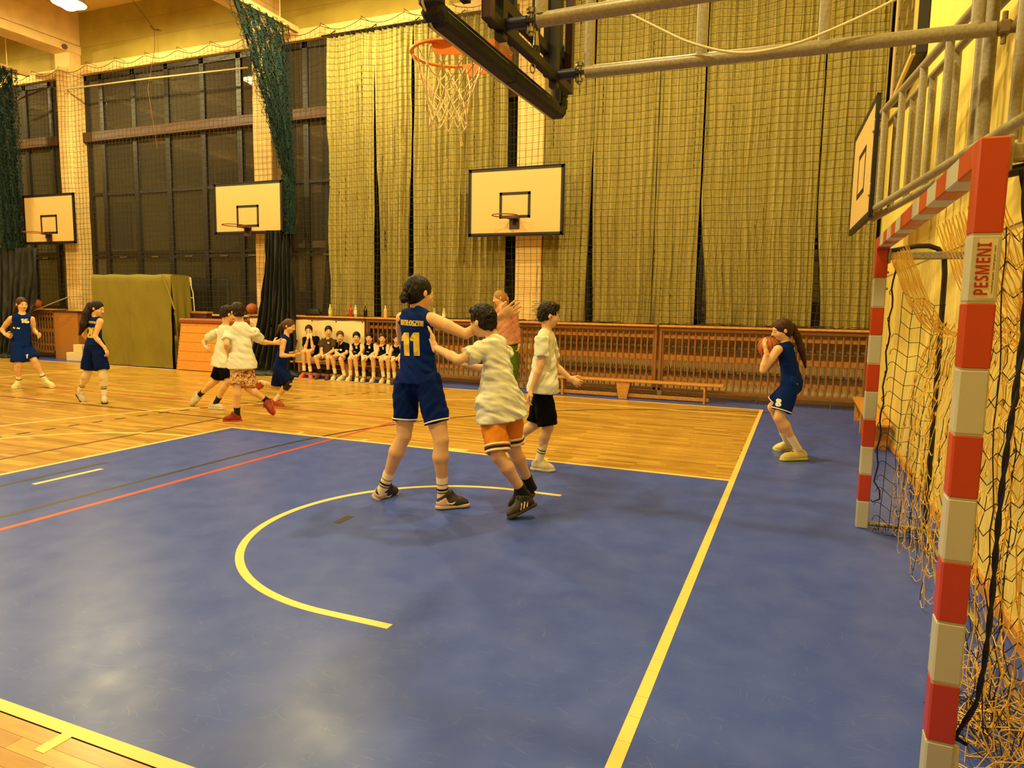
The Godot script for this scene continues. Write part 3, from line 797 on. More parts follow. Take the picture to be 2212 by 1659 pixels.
func build_baskets() -> void:
	side_basket(-4.26, 2.75, 1.17, 1.79, "white backboard with black border on the pale column between the curtains")
	side_basket(-10.27, 2.92, 1.04, 1.8, "white backboard with black border in front of the dark drape")
	side_basket(-16.42, 2.82, 1.16, 1.8, "leftmost white backboard with black border on the far column")
	# ---- main basket on its lattice arms
	var t := thing("main_basket", "orange hoop on a clear board with dark padded frame, held by grey lattice arms", "basketball hoop", Vector3(-1.2, 0, 0))
	var b := MB.new()
	# frame of the board (front plane x = 0 here)
	for s in [-1, 1]:
		b.box(Vector3(0.025, 3.42, s * 0.88), Vector3(0.05, 1.06, 0.05))
	b.box(Vector3(0.025, 2.925, 0), Vector3(0.05, 0.05, 1.8)); b.box(Vector3(0.025, 3.925, 0), Vector3(0.05, 0.05, 1.8))
	obj(b, "board_frame", MATS.steel_dark, t)
	var gm := mat("acrylic", Color(0.95, 0.9, 0.75, 0.1), 0.04); gm.transparency = BaseMaterial3D.TRANSPARENCY_ALPHA
	boxo("clear_panel", Vector3(0.012, 3.425, 0), Vector3(0.012, 0.96, 1.72), gm, t)
	# padding: a rounded U along the lower edge and up the sides
	b = MB.new()
	var path := [Vector3(0, 3.35, 0.93), Vector3(0, 3.0, 0.94), Vector3(0, 2.92, 0.93), Vector3(0, 2.885, 0.88), Vector3(0, 2.88, 0.0), Vector3(0, 2.885, -0.88), Vector3(0, 2.92, -0.93), Vector3(0, 3.0, -0.94), Vector3(0, 3.35, -0.93)]
	for i in path.size() - 1:
		var a: Vector3 = path[i]; var d: Vector3 = path[i + 1]
		var mid := (a + d) * 0.5; var along := (d - a).normalized(); var up := Vector3.RIGHT.cross(along)
		b.cbox(mid + Vector3(0.02, 0, 0), Vector3(0.115, 0.085, a.distance_to(d) + 0.02), 0.02, Basis(Vector3.RIGHT, up, along))
	obj(b, "padding", MATS.pad_blue, t)
	b = MB.new()
	var pp := []
	for q in path: pp.append(q + Vector3(-0.004, -0.0445 if q.y < 2.9 else 0.0, (0.045 if q.z > 0 else -0.045) if q.y > 2.9 else 0.0))
	b.tube(pp, 0.006, 6); obj(b, "piping", mat("piping", Color(0.8, 0.74, 0.6), 0.6), t)
	# rear frame: brown uprights, dark rails, blue arm sockets
	for z in [0.60, -0.72]: boxo("brown_upright", Vector3(0.16, 3.52, z), Vector3(0.055, 1.12, 0.055), MATS.steel_brown, t, 0.004)
	b = MB.new()
	b.box(Vector3(0.16, 2.985, -0.06), Vector3(0.05, 0.05, 1.36)); b.box(Vector3(0.10, 3.16, -0.06), Vector3(0.05, 0.06, 1.5))
	for z in [0.74, 0.41, 0.14, -0.24, -0.45, -0.62]: b.box(Vector3(0.10, 3.55, z), Vector3(0.04, 1.1, 0.045))
	for z in [0.41, -0.45]:
		b.box(Vector3(0.15, 3.3, z), Vector3(0.05, 0.75, 0.06)); b.box(Vector3(0.06, 3.5, z), Vector3(0.08, 0.05, 0.05))
	for z in [0.7, -0.7]: b.box(Vector3(0.07, 3.2, z), Vector3(0.14, 0.05, 0.05))
	obj(b, "rear_frame", MATS.steel_dark, t)
	for z in [0.41, -0.45]:
		b = MB.new(); b.cyl(Vector3(0.15, 3.0, z), Vector3(0.30, 3.0, z), 0.032, 0.032, 12); b.box(Vector3(0.33, 3.0, z), Vector3(0.1, 0.016, 0.045))
		obj(b, "arm_socket", mat("socket_blue", Color(0.05, 0.09, 0.2), 0.4), t)
	for z in [0.41, -0.45]:
		b = MB.new(); b.cyl(Vector3(0.32, 2.93, z), Vector3(0.32, 3.07, z), 0.014, 0.014, 6); b.cyl(Vector3(0.32, 2.945, z), Vector3(0.32, 2.965, z), 0.026, 0.026, 6); b.cyl(Vector3(0.32, 3.04, z), Vector3(0.32, 3.06, z), 0.026, 0.026, 6); obj(b, "bolt", MATS.chrome, t)
	# spring latch and dangling hook
	b = MB.new(); b.cyl(Vector3(0.2, 3.02, 0.02), Vector3(0.2, 3.1, 0.02), 0.02, 0.012, 8); b.cyl(Vector3(0.2, 3.03, 0.02), Vector3(0.12, 2.99, -0.06), 0.012, 0.012, 8); obj(b, "latch", MATS.chrome, t)
	b = MB.new(); var hk := []
	for i in 15: hk.append(Vector3(0.16 + 0.014 * cos(TAU * i / 14.0), 2.92 + 0.028 * sin(TAU * i / 14.0), -0.04))
	b.tube(hk, 0.004, 5, false)
	obj(b, "latch_ring", MATS.chrome, t)
	# lattice arms to the end wall
	for z in [0.41, -0.45]:
		b = MB.new()
		b.cyl(Vector3(0.36, 3.0, z), Vector3(2.56, 3.0, z * 1.12), 0.038, 0.038, 14)
		b.cyl(Vector3(0.3, 3.72, z), Vector3(2.6, 3.72, z * 1.12), 0.038, 0.038, 14)
		for x in [0.38, 1.07, 1.74, 2.48]: b.cyl(Vector3(x, 3.02, z * (1 + 0.05 * x)), Vector3(x, 3.72, z * (1 + 0.05 * x)), 0.034, 0.034, 12)
		obj(b, "lattice_arm", MATS.steel_paint, t)
		b = MB.new()
		b.cyl(Vector3(2.56, 3.0, z * 1.12), Vector3(2.74, 3.0, z * 1.12), 0.03, 0.03, 10); b.cbox(Vector3(2.60, 3.0, z * 1.12), Vector3(0.06, 0.07, 0.06), 0.01)
		b.cyl(Vector3(2.60, 2.92, z * 1.12), Vector3(2.60, 3.08, z * 1.12), 0.014, 0.014, 6); b.cbox(Vector3(2.72, 3.35, z * 1.12), Vector3(0.04, 1.1, 0.12), 0.01)
		b.cyl(Vector3(2.6, 3.72, z * 1.12), Vector3(2.74, 3.72, z * 1.12), 0.03, 0.03, 10)
		obj(b, "wall_hinge", mat("hinge", Color(0.45, 0.38, 0.24), 0.5), t)
	# rim, plate and net
	ring(t, Vector3(-0.375, 3.05, 0), MATS.rim_orange, Vector3.ZERO, 0.231, 0.0105)
	b = MB.new()
	b.cbox(Vector3(-0.085, 3.047, 0), Vector3(0.17, 0.008, 0.24), 0.002); b.cbox(Vector3(-0.008, 3.02, 0), Vector3(0.012, 0.08, 0.16), 0.003)
	for s in [-1, 1]: b.quad(Vector3(-0.16, 3.045, s * 0.05), Vector3(-0.16, 3.02, s * 0.05), Vector3(-0.012, 2.93, s * 0.09), Vector3(-0.012, 3.045, s * 0.09), Vector3(0, 0, s))
	for s in [-1, 1]:
		# side gussets from the ring to the board
		var a := Vector3(-0.40, 3.05, s * 0.228); var e := Vector3(-0.012, 3.05, s * 0.13); var w := Vector3(0, 0, s * 0.005)
		b.quad(a, e, e + Vector3(0, -0.09, 0), a + Vector3(0.05, -0.075, -s * 0.01), Vector3(0, 0, s)); b.quad(a - w, e - w, e - w + Vector3(0, -0.09, 0), a - w + Vector3(0.05, -0.075, -s * 0.01), Vector3(0, 0, -s))
		b.quad(e + Vector3(0, -0.09, 0), a + Vector3(0.05, -0.075, -s * 0.01), a - w + Vector3(0.05, -0.075, -s * 0.01), e - w + Vector3(0, -0.09, 0), Vector3.DOWN)
	obj(b, "rim_plate", MATS.rim_orange, t)
	b = MB.new()
	for i in 12:
		var a := TAU * (i + 0.5) / 12.0; b.cyl(Vector3(-0.375 + cos(a) * 0.228, 3.03, sin(a) * 0.228), Vector3(-0.375 + cos(a) * 0.228, 3.045, sin(a) * 0.228), 0.005, 0.005, 5)
	obj(b, "net_hooks", MATS.rim_orange, t)
	b = MB.new(); rng.seed = 6
	var lev := [[0.228, 0.0], [0.185, -0.10], [0.155, -0.17], [0.135, -0.235], [0.12, -0.295], [0.115, -0.35], [0.12, -0.41]]
	var pt := func(l: int, i: int) -> Vector3:
		var a := TAU * (i + (0.5 if l % 2 == 1 else 0.0)) / 12.0
		return Vector3(-0.375 + cos(a) * lev[l][0] + 0.006 * sin(i * 5.1 + l), 3.035 + lev[l][1] + 0.012 * sin(i * 3.7 + l * 2.0), sin(a) * lev[l][0] + 0.006 * cos(i * 4.3 + l))
	for l in lev.size() - 1:
		for i in 12:
			var a: Vector3 = pt.call(l, i)
			for d in [0, -1]:
				var j: int = i + d if l % 2 == 0 else i + 1 + d
				var e: Vector3 = pt.call(l + 1, posmod(j, 12))
				var mid := (a + e) * 0.5 + Vector3(0, -0.008, 0)
				b.tube([a, a.lerp(mid, 0.5) + Vector3(0, -0.001, 0), mid, mid.lerp(e, 0.55), e], 0.0042, 5, false)
			b.cyl(a + Vector3(0, -0.006, 0), a + Vector3(0, 0.006, 0), 0.007, 0.007, 6)
	# a torn loop hanging low
	b.tube([pt.call(6, 10), Vector3(-0.36, 2.57, -0.13), Vector3(-0.352, 2.52, -0.125), Vector3(-0.34, 2.53, -0.12), Vector3(-0.345, 2.6, -0.115), pt.call(6, 11)], 0.0042, 5, false)
	obj(b, "net", MATS.net_white, t)
	# loose white cable slung over the far arm
	b = MB.new(); var cb := Curve3D.new()
	var q := [Vector3(-0.95, 3.62, -0.4), Vector3(-0.7, 3.39, -0.4), Vector3(-0.38, 3.19, -0.4), Vector3(-0.16, 3.07, -0.395), Vector3(0.1, 2.99, -0.395), Vector3(0.36, 3.0, -0.395), Vector3(0.58, 3.06, -0.4), Vector3(0.87, 3.17, -0.4), Vector3(1.15, 3.33, -0.42), Vector3(1.4, 3.7, -0.45)]
	for i in q.size():
		var tg: Vector3 = (q[min(i + 1, q.size() - 1)] - q[max(i - 1, 0)]) * 0.17; cb.add_point(q[i], -tg, tg)
	cb.bake_interval = 0.04
	b.tube(Array(cb.get_baked_points()), 0.008, 6); tag(obj(b, "cable", MATS.cable), "loose white cable slung along the arms of the main basket", "cable")
	# ---- swing-away side basket beside the goal: board parallel to the wall on two lattice arms
	t = thing("folding_basket", "white practice board on two folded grey lattice arms along the end wall", "basketball hoop", Vector3.ZERO)
	var face := Basis(Vector3.UP, -PI / 2 + 0.04)
	board_face(t, 1.72, 1.06, 0.05, face, Vector3(0.985, 2.38, -4.05), Vector2(0.59, 0.45), 0.3)
	for z in [-3.35, -4.0]:
		b = MB.new(); b.box(Vector3(1.04, 2.9, z), Vector3(0.05, 1.0, 0.05))
		for y in [2.45, 3.28]: b.cyl(Vector3(1.02, y, z), Vector3(1.12, y, z + 0.03), 0.022, 0.022, 8)
		obj(b, "board_bracket", MATS.steel_paint, t)
	for y in [2.62, 3.18]: boxo("spacer", Vector3(1.02, y, -3.24), Vector3(0.04, 0.11, 0.09), MATS.board_white, t, 0.008)
	for arm in [[Vector3(1.065, 0, -3.25), Vector3(1.48, 0, 0.2)], [Vector3(1.12, 0, -4.0), Vector3(1.485, 0, -0.7)]]:
		b = MB.new()
		var a: Vector3 = arm[0]; var e: Vector3 = arm[1]
		for y in [2.45, 3.28]: b.cyl(a + Vector3(0, y, 0), e + Vector3(0, y, 0), 0.03, 0.03, 12)
		for k in 7:
			var p := a.lerp(e, 0.045 + k * 0.165); b.cyl(p + Vector3(0, 2.45, 0), p + Vector3(0, 3.28, 0), 0.027, 0.027, 12)
		obj(b, "lattice_arm", MATS.steel_paint, t)
	b = MB.new(); b.cyl(Vector3(1.38, 2.40, -0.72), Vector3(1.38, 3.42, -0.72), 0.037, 0.037, 14); obj(b, "hinge_post", MATS.steel_paint, t)
	b = MB.new(); b.tube([Vector3(1.07, 3.28, -3.25), Vector3(1.04, 3.25, -3.3), Vector3(1.05, 3.22, -3.28), Vector3(1.08, 3.23, -3.24)], 0.008, 6)
	obj(b, "hook", MATS.chrome, t)
	# ---- scoreboard high on the end wall
	t = thing("scoreboard", "large dark scoreboard with a white frame high on the end wall", "scoreboard", Vector3(1.47, 0, -5.55))
	span("casing", Vector3(-0.05, 4.16, -1.05), Vector3(0.07, 5.7, 1.05), MATS.black, t, 0.01)
	b = MB.new()
	for s in [-1, 1]: b.box(Vector3(-0.055, 4.93, s * 1.02), Vector3(0.03, 1.56, 0.06))
	b.box(Vector3(-0.055, 4.19, 0), Vector3(0.03, 0.06, 2.1)); b.box(Vector3(-0.055, 5.68, 0), Vector3(0.03, 0.06, 2.1))
	obj(b, "frame", MATS.board_white, t)
	b = MB.new(); b.box(Vector3(-0.052, 4.93, 0), Vector3(0.006, 1.44, 1.98)); obj(b, "front_pane", mat("score_pane", Color(0.22, 0.15, 0.07), 0.12), t)
	for i in 3:
		for j in 4: boxo("digit_field", Vector3(-0.0565, 4.42 + i * 0.42, -0.75 + j * 0.46), Vector3(0.003, 0.2, 0.12), mat("digit_field_m", Color(0.5, 0.42, 0.22), 0.5), t)

# ---------------------------------------------------------------- handball goal
const GX := 0.955        # front face of the posts
const GS := 0.972        # height scale against the nominal two metres

func striped(parent: Node3D, called: String, at: Vector3, axis: int, bands: Array) -> void:
	# a square bar built of red and white bands; `bands` holds [from, to, is_red]
	var core := MB.new()
	var lo: float = bands[0][0]; var hi: float = bands[-1][1]
	var s := Vector3(0.072, 0.072, 0.072); s[axis] = abs(hi - lo) - 0.004
	var m := Vector3.ZERO; m[axis] = (lo + hi) * 0.5
	core.box(at + m, s)
	var p := obj(core, called, MATS.goal_white, parent)
	for q in bands:
		var b := MB.new(); var sz := Vector3(0.078, 0.078, 0.078); sz[axis] = abs(q[1] - q[0])
		var c := Vector3.ZERO; c[axis] = (q[0] + q[1]) * 0.5
		b.cbox(at + c, sz, 0.006 if axis == 1 else 0.005)
		obj(b, "red_band" if q[2] else "white_band", MATS.goal_red if q[2] else MATS.goal_white, p)

func net_grid(P: Array, r: float, b: MB, skip_first := false) -> void:
	for i in P.size(): b.tube(P[i], r, 4, false)
	for j in range(1 if skip_first else 0, P[0].size()):
		var pts := []
		for i in P.size(): pts.append(P[i][j])
		b.tube(pts, r, 4, false)

func build_goal() -> void:
	var t := thing("handball_goal", "red and white striped handball goal with torn yellow and navy net", "goal", Vector3.ZERO)
	var zf := -1.44; var zn := 1.55; var xc := GX + 0.039
	var bands := [[1.8 * GS, 2.08 * GS, true]]
	for k in 9: bands.push_front([(1.6 - 0.2 * k) * GS, (1.8 - 0.2 * k) * GS, k % 2 == 1])
	striped(t, "post", Vector3(xc, 0, zf), 1, bands)
	striped(t, "post", Vector3(xc, 0, zn), 1, bands)
	var cb := []
	var L := zn - zf - 0.078
	for k in 14: cb.append([zf + 0.039 + L * k / 14.0, zf + 0.039 + L * (k + 1) / 14.0, k % 2 == 0 if k < 7 else k % 2 == 1])
	striped(t, "crossbar", Vector3(xc, 2.04 * GS, 0), 2, cb)
	# maker's sticker, read upwards
	var b := MB.new(); b.box(Vector3(xc + 0.006, 1.7 * GS, zn + 0.0396), Vector3(0.045, 0.17, 0.0006)); obj(b, "sticker", mat("sticker_paper", Color(0.83, 0.79, 0.66), 0.5), t)
	text_mesh(t, "lettering", "PESMENI", Vector3(xc + 0.013, 1.7 * GS - 0.075, zn + 0.0402), 0.034, 0.148, Basis(Vector3.BACK, PI / 2), mat("sticker_red", Color(0.62, 0.13, 0.07), 0.5), 0.0012, true)
	text_mesh(t, "lettering", "handball goals  futsal goals  nets", Vector3(xc + 0.026, 1.7 * GS - 0.07, zn + 0.0402), 0.006, 0.135, Basis(Vector3.BACK, PI / 2), mat("sticker_ink", Color(0.2, 0.17, 0.15), 0.5), 0.0004, false)
	# rear hoops and wall brackets
	for z in [zf, zn - 0.05]:
		b = MB.new()
		var pts := [Vector3(GX + 0.07, 1.93, z), Vector3(1.2, 1.965, z), Vector3(1.27, 1.965, z), Vector3(1.325, 1.945, z), Vector3(1.365, 1.88, z), Vector3(1.375, 1.78, z), Vector3(1.38, 1.3, z), Vector3(1.385, 0.5, z), Vector3(1.385, 0.0, z)]
		b.tube(pts, 0.017, 10); obj(b, "rear_hoop", mat("hoop_steel", Color(0.13, 0.12, 0.1), 0.4), t)
		b = MB.new(); b.cyl(Vector3(GX + 0.08, 0.03, z), Vector3(1.5, 0.03, z), 0.016, 0.016, 10); obj(b, "ground_bar", MATS.steel_paint, t)
		b = MB.new(); b.cbox(Vector3(1.26, 1.985 if z > 0 else 1.9, z + 0.02), Vector3(0.46, 0.05, 0.045), 0.006); b.cbox(Vector3(GX + 0.085, 1.98 if z > 0 else 1.9, z + 0.02), Vector3(0.014, 0.1, 0.07), 0.003)
		obj(b, "wall_bracket", MATS.steel_paint, t)
		for y in [1.79, 1.68]:
			b = MB.new(); b.cyl(Vector3(GX + 0.078, y, z + 0.02), Vector3(GX + 0.09, y, z + 0.02), 0.008, 0.008, 8); obj(b, "bolt", MATS.chrome, t)
	b = MB.new(); b.cyl(Vector3(1.385, 0.03, zf), Vector3(1.385, 0.03, zn - 0.05), 0.014, 0.014, 8); obj(b, "ground_bar", MATS.steel_paint, t)
	# --- nets
	var f := FastNoiseLite.new(); f.seed = 8; f.frequency = 1.5
	# far side panel, navy, frayed along the front edge
	b = MB.new(); var P := []
	for i in 18:
		var row := []
		var y: float = 1.66 - i * 0.098
		for j in 5:
			var x: float = 1.14 + j * 0.062 + 0.01 * f.get_noise_2d(j * 2.0, i * 0.7) - 0.04 * i / 17.0
			row.append(Vector3(x, y - (0.03 if j % 2 == 1 else 0.0) - 0.02 * j + 0.012 * f.get_noise_2d(j * 3.0 + 9.0, i), zf + 0.02 + 0.02 * f.get_noise_2d(j * 2.0, i * 0.5 + 30.0)))
		P.append(row)
	net_grid(P, 0.0022, b)
	for i in range(3, 18):
		var e: Vector3 = P[i][0]
		b.tube([e, e + Vector3(-0.02, 0.012, 0.004), e + Vector3(-0.038, 0.004, 0.006), e + Vector3(-0.045, -0.02 - 0.01 * sin(i * 2.0), 0.006)], 0.0022, 4)
	# slack folds along the floor
	for j in 5:
		var e: Vector3 = P[17][j]
		b.tube([e, Vector3(e.x - 0.02, 0.05, zf + 0.06), Vector3(e.x - 0.05, 0.012, zf + 0.13 + 0.02 * j), Vector3(e.x + 0.02, 0.01, zf + 0.19), Vector3(e.x + 0.08, 0.01, zf + 0.14)], 0.0022, 4)
	obj(b, "side_net", MATS.net_blue, t)
	# tie rope on the far post
	b = MB.new(); var rp := []
	for i in 28: rp.append(Vector3(1.075 + 0.008 * sin(i * 1.7) - 0.02 * i / 27.0 + (0.03 if i > 25 else 0.0), 1.86 - i * 0.0605, zf + 0.045))
	b.tube(rp, 0.006, 6)
	b.tube([rp[27], Vector3(1.05, 0.2, zf + 0.045), Vector3(1.038, 0.21, zf + 0.03)], 0.005, 6)
	for k in 7: b.tube([rp[3 + k * 3], rp[3 + k * 3] + Vector3(-0.012, -0.02, 0.004), rp[3 + k * 3] + Vector3(-0.006, -0.04, 0.006)], 0.003, 4)
	obj(b, "tie_rope", MATS.net_blue, t)
	# roof of the net: yellow diamonds slung from the crossbar to the hoop
	b = MB.new()
	for seg in [[zf + 0.02, -0.55], [0.35, zn - 0.12]]:
		var Q := []
		for i in 7:
			var row := []; var k := i / 6.0
			for j in 16:
				var z: float = lerp(seg[0], seg[1], j / 15.0); z += (0.035 if i % 2 == 1 else 0.0) + 0.02 * f.get_noise_2d(j * 3.0, i * 2.0 + 5.0)
				row.append(Vector3(lerp(GX + 0.09, 1.37, k), 1.9 - 0.5 * sin(k * PI * 0.55) + 0.02 * f.get_noise_2d(j * 4.0, i * 3.0), z))
			Q.append(row)
		for i in 6:
			for j in 16:
				for d in [0, 1]:
					var jj: int = j - d if i % 2 == 0 else j + d
					if jj >= 0 and jj < 16: b.tube([Q[i][j], (Q[i][j] + Q[i + 1][jj]) * 0.5 + Vector3(0, -0.012, 0), Q[i + 1][jj]], 0.0019, 4, false)
	obj(b, "roof_net", MATS.net_yellow, t)
	# rear curtain of the net: long drawn meshes hanging near the wall
	b = MB.new(); var bb := MB.new()
	var R := []
	for j in 62:
		var z: float = lerp(zf + 0.03, zn - 0.06, j / 61.0); var pts := []
		for i in 22:
			var k := i / 21.0
			var x: float = 1.33 - 0.10 * sin(k * PI) + 0.03 * f.get_noise_2d(j * 2.0, k * 3.0) - 0.16 * k * k * (0.5 + 0.5 * sin(j * 0.7))
			pts.append(Vector3(x, lerp(1.46, 0.03, k) + 0.015 * f.get_noise_2d(j * 5.0, i * 2.0), z + 0.05 * f.get_noise_2d(j * 1.3 + 70.0, k * 4.0) + (0.02 if i % 2 == 0 else -0.02)))
		R.append(pts)
		(bb if j % 4 == 1 else b).tube(pts, 0.0019, 4, false)
	for j in 61:
		for i in range(j % 2, 22, 2):
			var a: Vector3 = R[j][i]; var e: Vector3 = R[j + 1][i]
			(bb if j % 6 == 2 else b).tube([a, (a + e) * 0.5 + Vector3(0, -0.022, 0), e], 0.0019, 4, false)
	obj(b, "rear_net", MATS.net_yellow, t)
	# near side panel behind the near post: yellow and navy meshes, heaped at the foot
	var yb := MB.new()
	for lay in 2:
		var Q := []
		for i in 20:
			var row := []
			for j in 9:
				var k := i / 19.0
				var x: float = 1.06 + j * 0.048 + 0.02 * f.get_noise_2d(j * 2.0 + lay * 40.0, i * 0.6)
				x = minf(x + 0.08 * k * (1.0 - j / 9.0), 1.48)
				row.append(Vector3(x, 1.78 - i * 0.086 - 0.05 * sin(j * 0.9 + lay) * k, zn - 0.06 - lay * 0.16 + 0.05 * f.get_noise_2d(j * 3.0, i * 0.5 + lay * 20.0) - 0.1 * k))
			Q.append(row)
		for i in 20:
			for j in 8:
				var a: Vector3 = Q[i][j]; var e: Vector3 = Q[i][j + 1]
				(yb if lay == 0 else bb).tube([a, (a + e) * 0.5 + Vector3(0, -0.03, 0), e], 0.002, 4, false)
		for j in 9:
			var pts := []
			for i in 20: pts.append(Q[i][j])
			(bb if (j + lay) % 3 == 0 else yb).tube(pts, 0.002, 4, false)
	rng.seed = 12
	for k in 60:
		var c := Vector3(rng.randf_range(1.12, 1.38), 0.0, rng.randf_range(0.75, 1.5)); var pts := []
		for i in 6: pts.append(c + Vector3(rng.randf_range(-0.09, 0.09), 0.006 + rng.randf() * (0.20 if k < 34 else 0.06), rng.randf_range(-0.09, 0.09)))
		var cv := Curve3D.new()
		for i in 6:
			var tg: Vector3 = (pts[min(i + 1, 5)] - pts[max(i - 1, 0)]) * 0.2; cv.add_point(pts[i], -tg, tg)
		cv.bake_interval = 0.012
		(yb if k % 3 < 2 else bb).tube(Array(cv.get_baked_points()), 0.0019, 4)
	obj(yb, "near_side_net", MATS.net_yellow, t)
	obj(bb, "navy_net", MATS.net_blue, t)
	# thick braided rope by the near post, tied below
	b = MB.new(); rp = []
	for i in 60:
		var k := i / 59.0
		rp.append(Vector3(GX + 0.115 + 0.012 * sin(k * 9.0) + 0.035 * sin(k * PI) - (0.0 if k < 0.93 else (k - 0.93) * 0.5), 1.93 - 1.73 * k, zn + 0.01 + 0.02 * sin(k * 5.0)))
	for s in 2:
		var pts := []
		for i in 60: pts.append(rp[i] + Vector3(cos(i * 0.9 + s * PI), 0, sin(i * 0.9 + s * PI)) * 0.004)
		b.tube(pts, 0.0055, 6)
	b.tube([rp[59], Vector3(GX + 0.11, 0.2, zn + 0.02), Vector3(GX + 0.082, 0.205, zn + 0.01)], 0.006, 6)
	obj(b, "tie_rope", MATS.net_blue, t)
	b = MB.new(); b.cbox(Vector3(GX + 0.085, 0.155, zn + 0.01), Vector3(0.02, 0.07, 0.02), 0.006); b.cyl(Vector3(GX + 0.085, 0.10, zn + 0.012), Vector3(GX + 0.085, 0.13, zn + 0.012), 0.014, 0.012, 8)
	obj(b, "net_clip", mat("clip_plastic", Color(0.85, 0.8, 0.65), 0.5), t)
	# a second bar leaning at the wall behind the near post
	t = thing("striped_bar", "red and white striped bar leaning on the end wall behind the goal", "bar", Vector3(1.42, 0, 1.2))
	var turn := Basis(Vector3.RIGHT, -0.62)
	for k in 10: boxo("red_band" if k % 2 == 1 else "white_band", turn * Vector3(0, 0.17 + k * 0.2, 0) + Vector3(0, -0.1, 0.35), Vector3(0.075, 0.2, 0.075), MATS.goal_red if k % 2 == 1 else MATS.goal_white, t, 0.005, turn)

func text_mesh(parent: Node, called: String, s: String, at: Vector3, height: float, width: float, turn: Basis, m: Material, depth := 0.001, bold := false) -> MeshInstance3D:
	# lettering whose left foot stands at `at`, scaled to the wanted height and width
	var tm := TextMesh.new(); tm.text = s; tm.depth = 0.02; tm.pixel_size = 0.01; tm.font_size = 48; tm.curve_step = 2.0
	var f := SystemFont.new(); f.font_names = PackedStringArray(["Droid Sans"]); f.font_weight = 700 if bold else 400; tm.font = f
	tm.horizontal_alignment = HORIZONTAL_ALIGNMENT_LEFT; tm.vertical_alignment = VERTICAL_ALIGNMENT_BOTTOM
	var bb := tm.get_aabb()
	var o := MeshInstance3D.new(); o.name = called; o.mesh = tm; o.material_override = m
	var k := Vector3(width / bb.size.x, height / bb.size.y, depth / max(bb.size.z, 1e-5))
	o.transform = Transform3D(turn * Basis.from_scale(k), at) * Transform3D(Basis.IDENTITY, -bb.position)
	parent.add_child(o, true)
	return o

# ---------------------------------------------------------------- gym furniture along the walls
func gym_bench(at: Vector3, turn: float, L: float, label: String, legs := [-0.42, 0.0, 0.42]) -> void:
	var t := thing("gym_bench", label, "bench", at, turn, "long low gym benches")
	boxo("seat_board", Vector3(0, 0.295, 0), Vector3(L, 0.035, 0.24), MATS.oak_light, t, 0.008)
	boxo("foot_rail", Vector3(0, 0.05, 0.0), Vector3(L * 0.86, 0.06, 0.04), MATS.oak_light, t, 0.005)
	for k in legs:
		var b := MB.new(); var x: float = k * L
		var wide: bool = absf(k) < 0.01
		var w0 := 0.14 if wide else 0.03; var w1 := 0.24 if wide else 0.03
		for s in [-1, 1]:
			b.quad(Vector3(x - w1 * 0.5, 0.278, s * 0.10), Vector3(x + w1 * 0.5, 0.278, s * 0.10), Vector3(x + w0 * 0.5, 0.0, s * 0.10), Vector3(x - w0 * 0.5, 0.0, s * 0.10), Vector3(0, 0, s))
			b.quad(Vector3(x + s * w1 * 0.5, 0.278, -0.10), Vector3(x + s * w1 * 0.5, 0.278, 0.10), Vector3(x + s * w0 * 0.5, 0.0, 0.10), Vector3(x + s * w0 * 0.5, 0.0, -0.10), Vector3(s, 0, 0))
		b.quad(Vector3(x - w0 * 0.5, 0, -0.1), Vector3(x + w0 * 0.5, 0, -0.1), Vector3(x + w0 * 0.5, 0, 0.1), Vector3(x - w0 * 0.5, 0, 0.1), Vector3.DOWN)
		obj(b, "leg", MATS.oak_light, t)

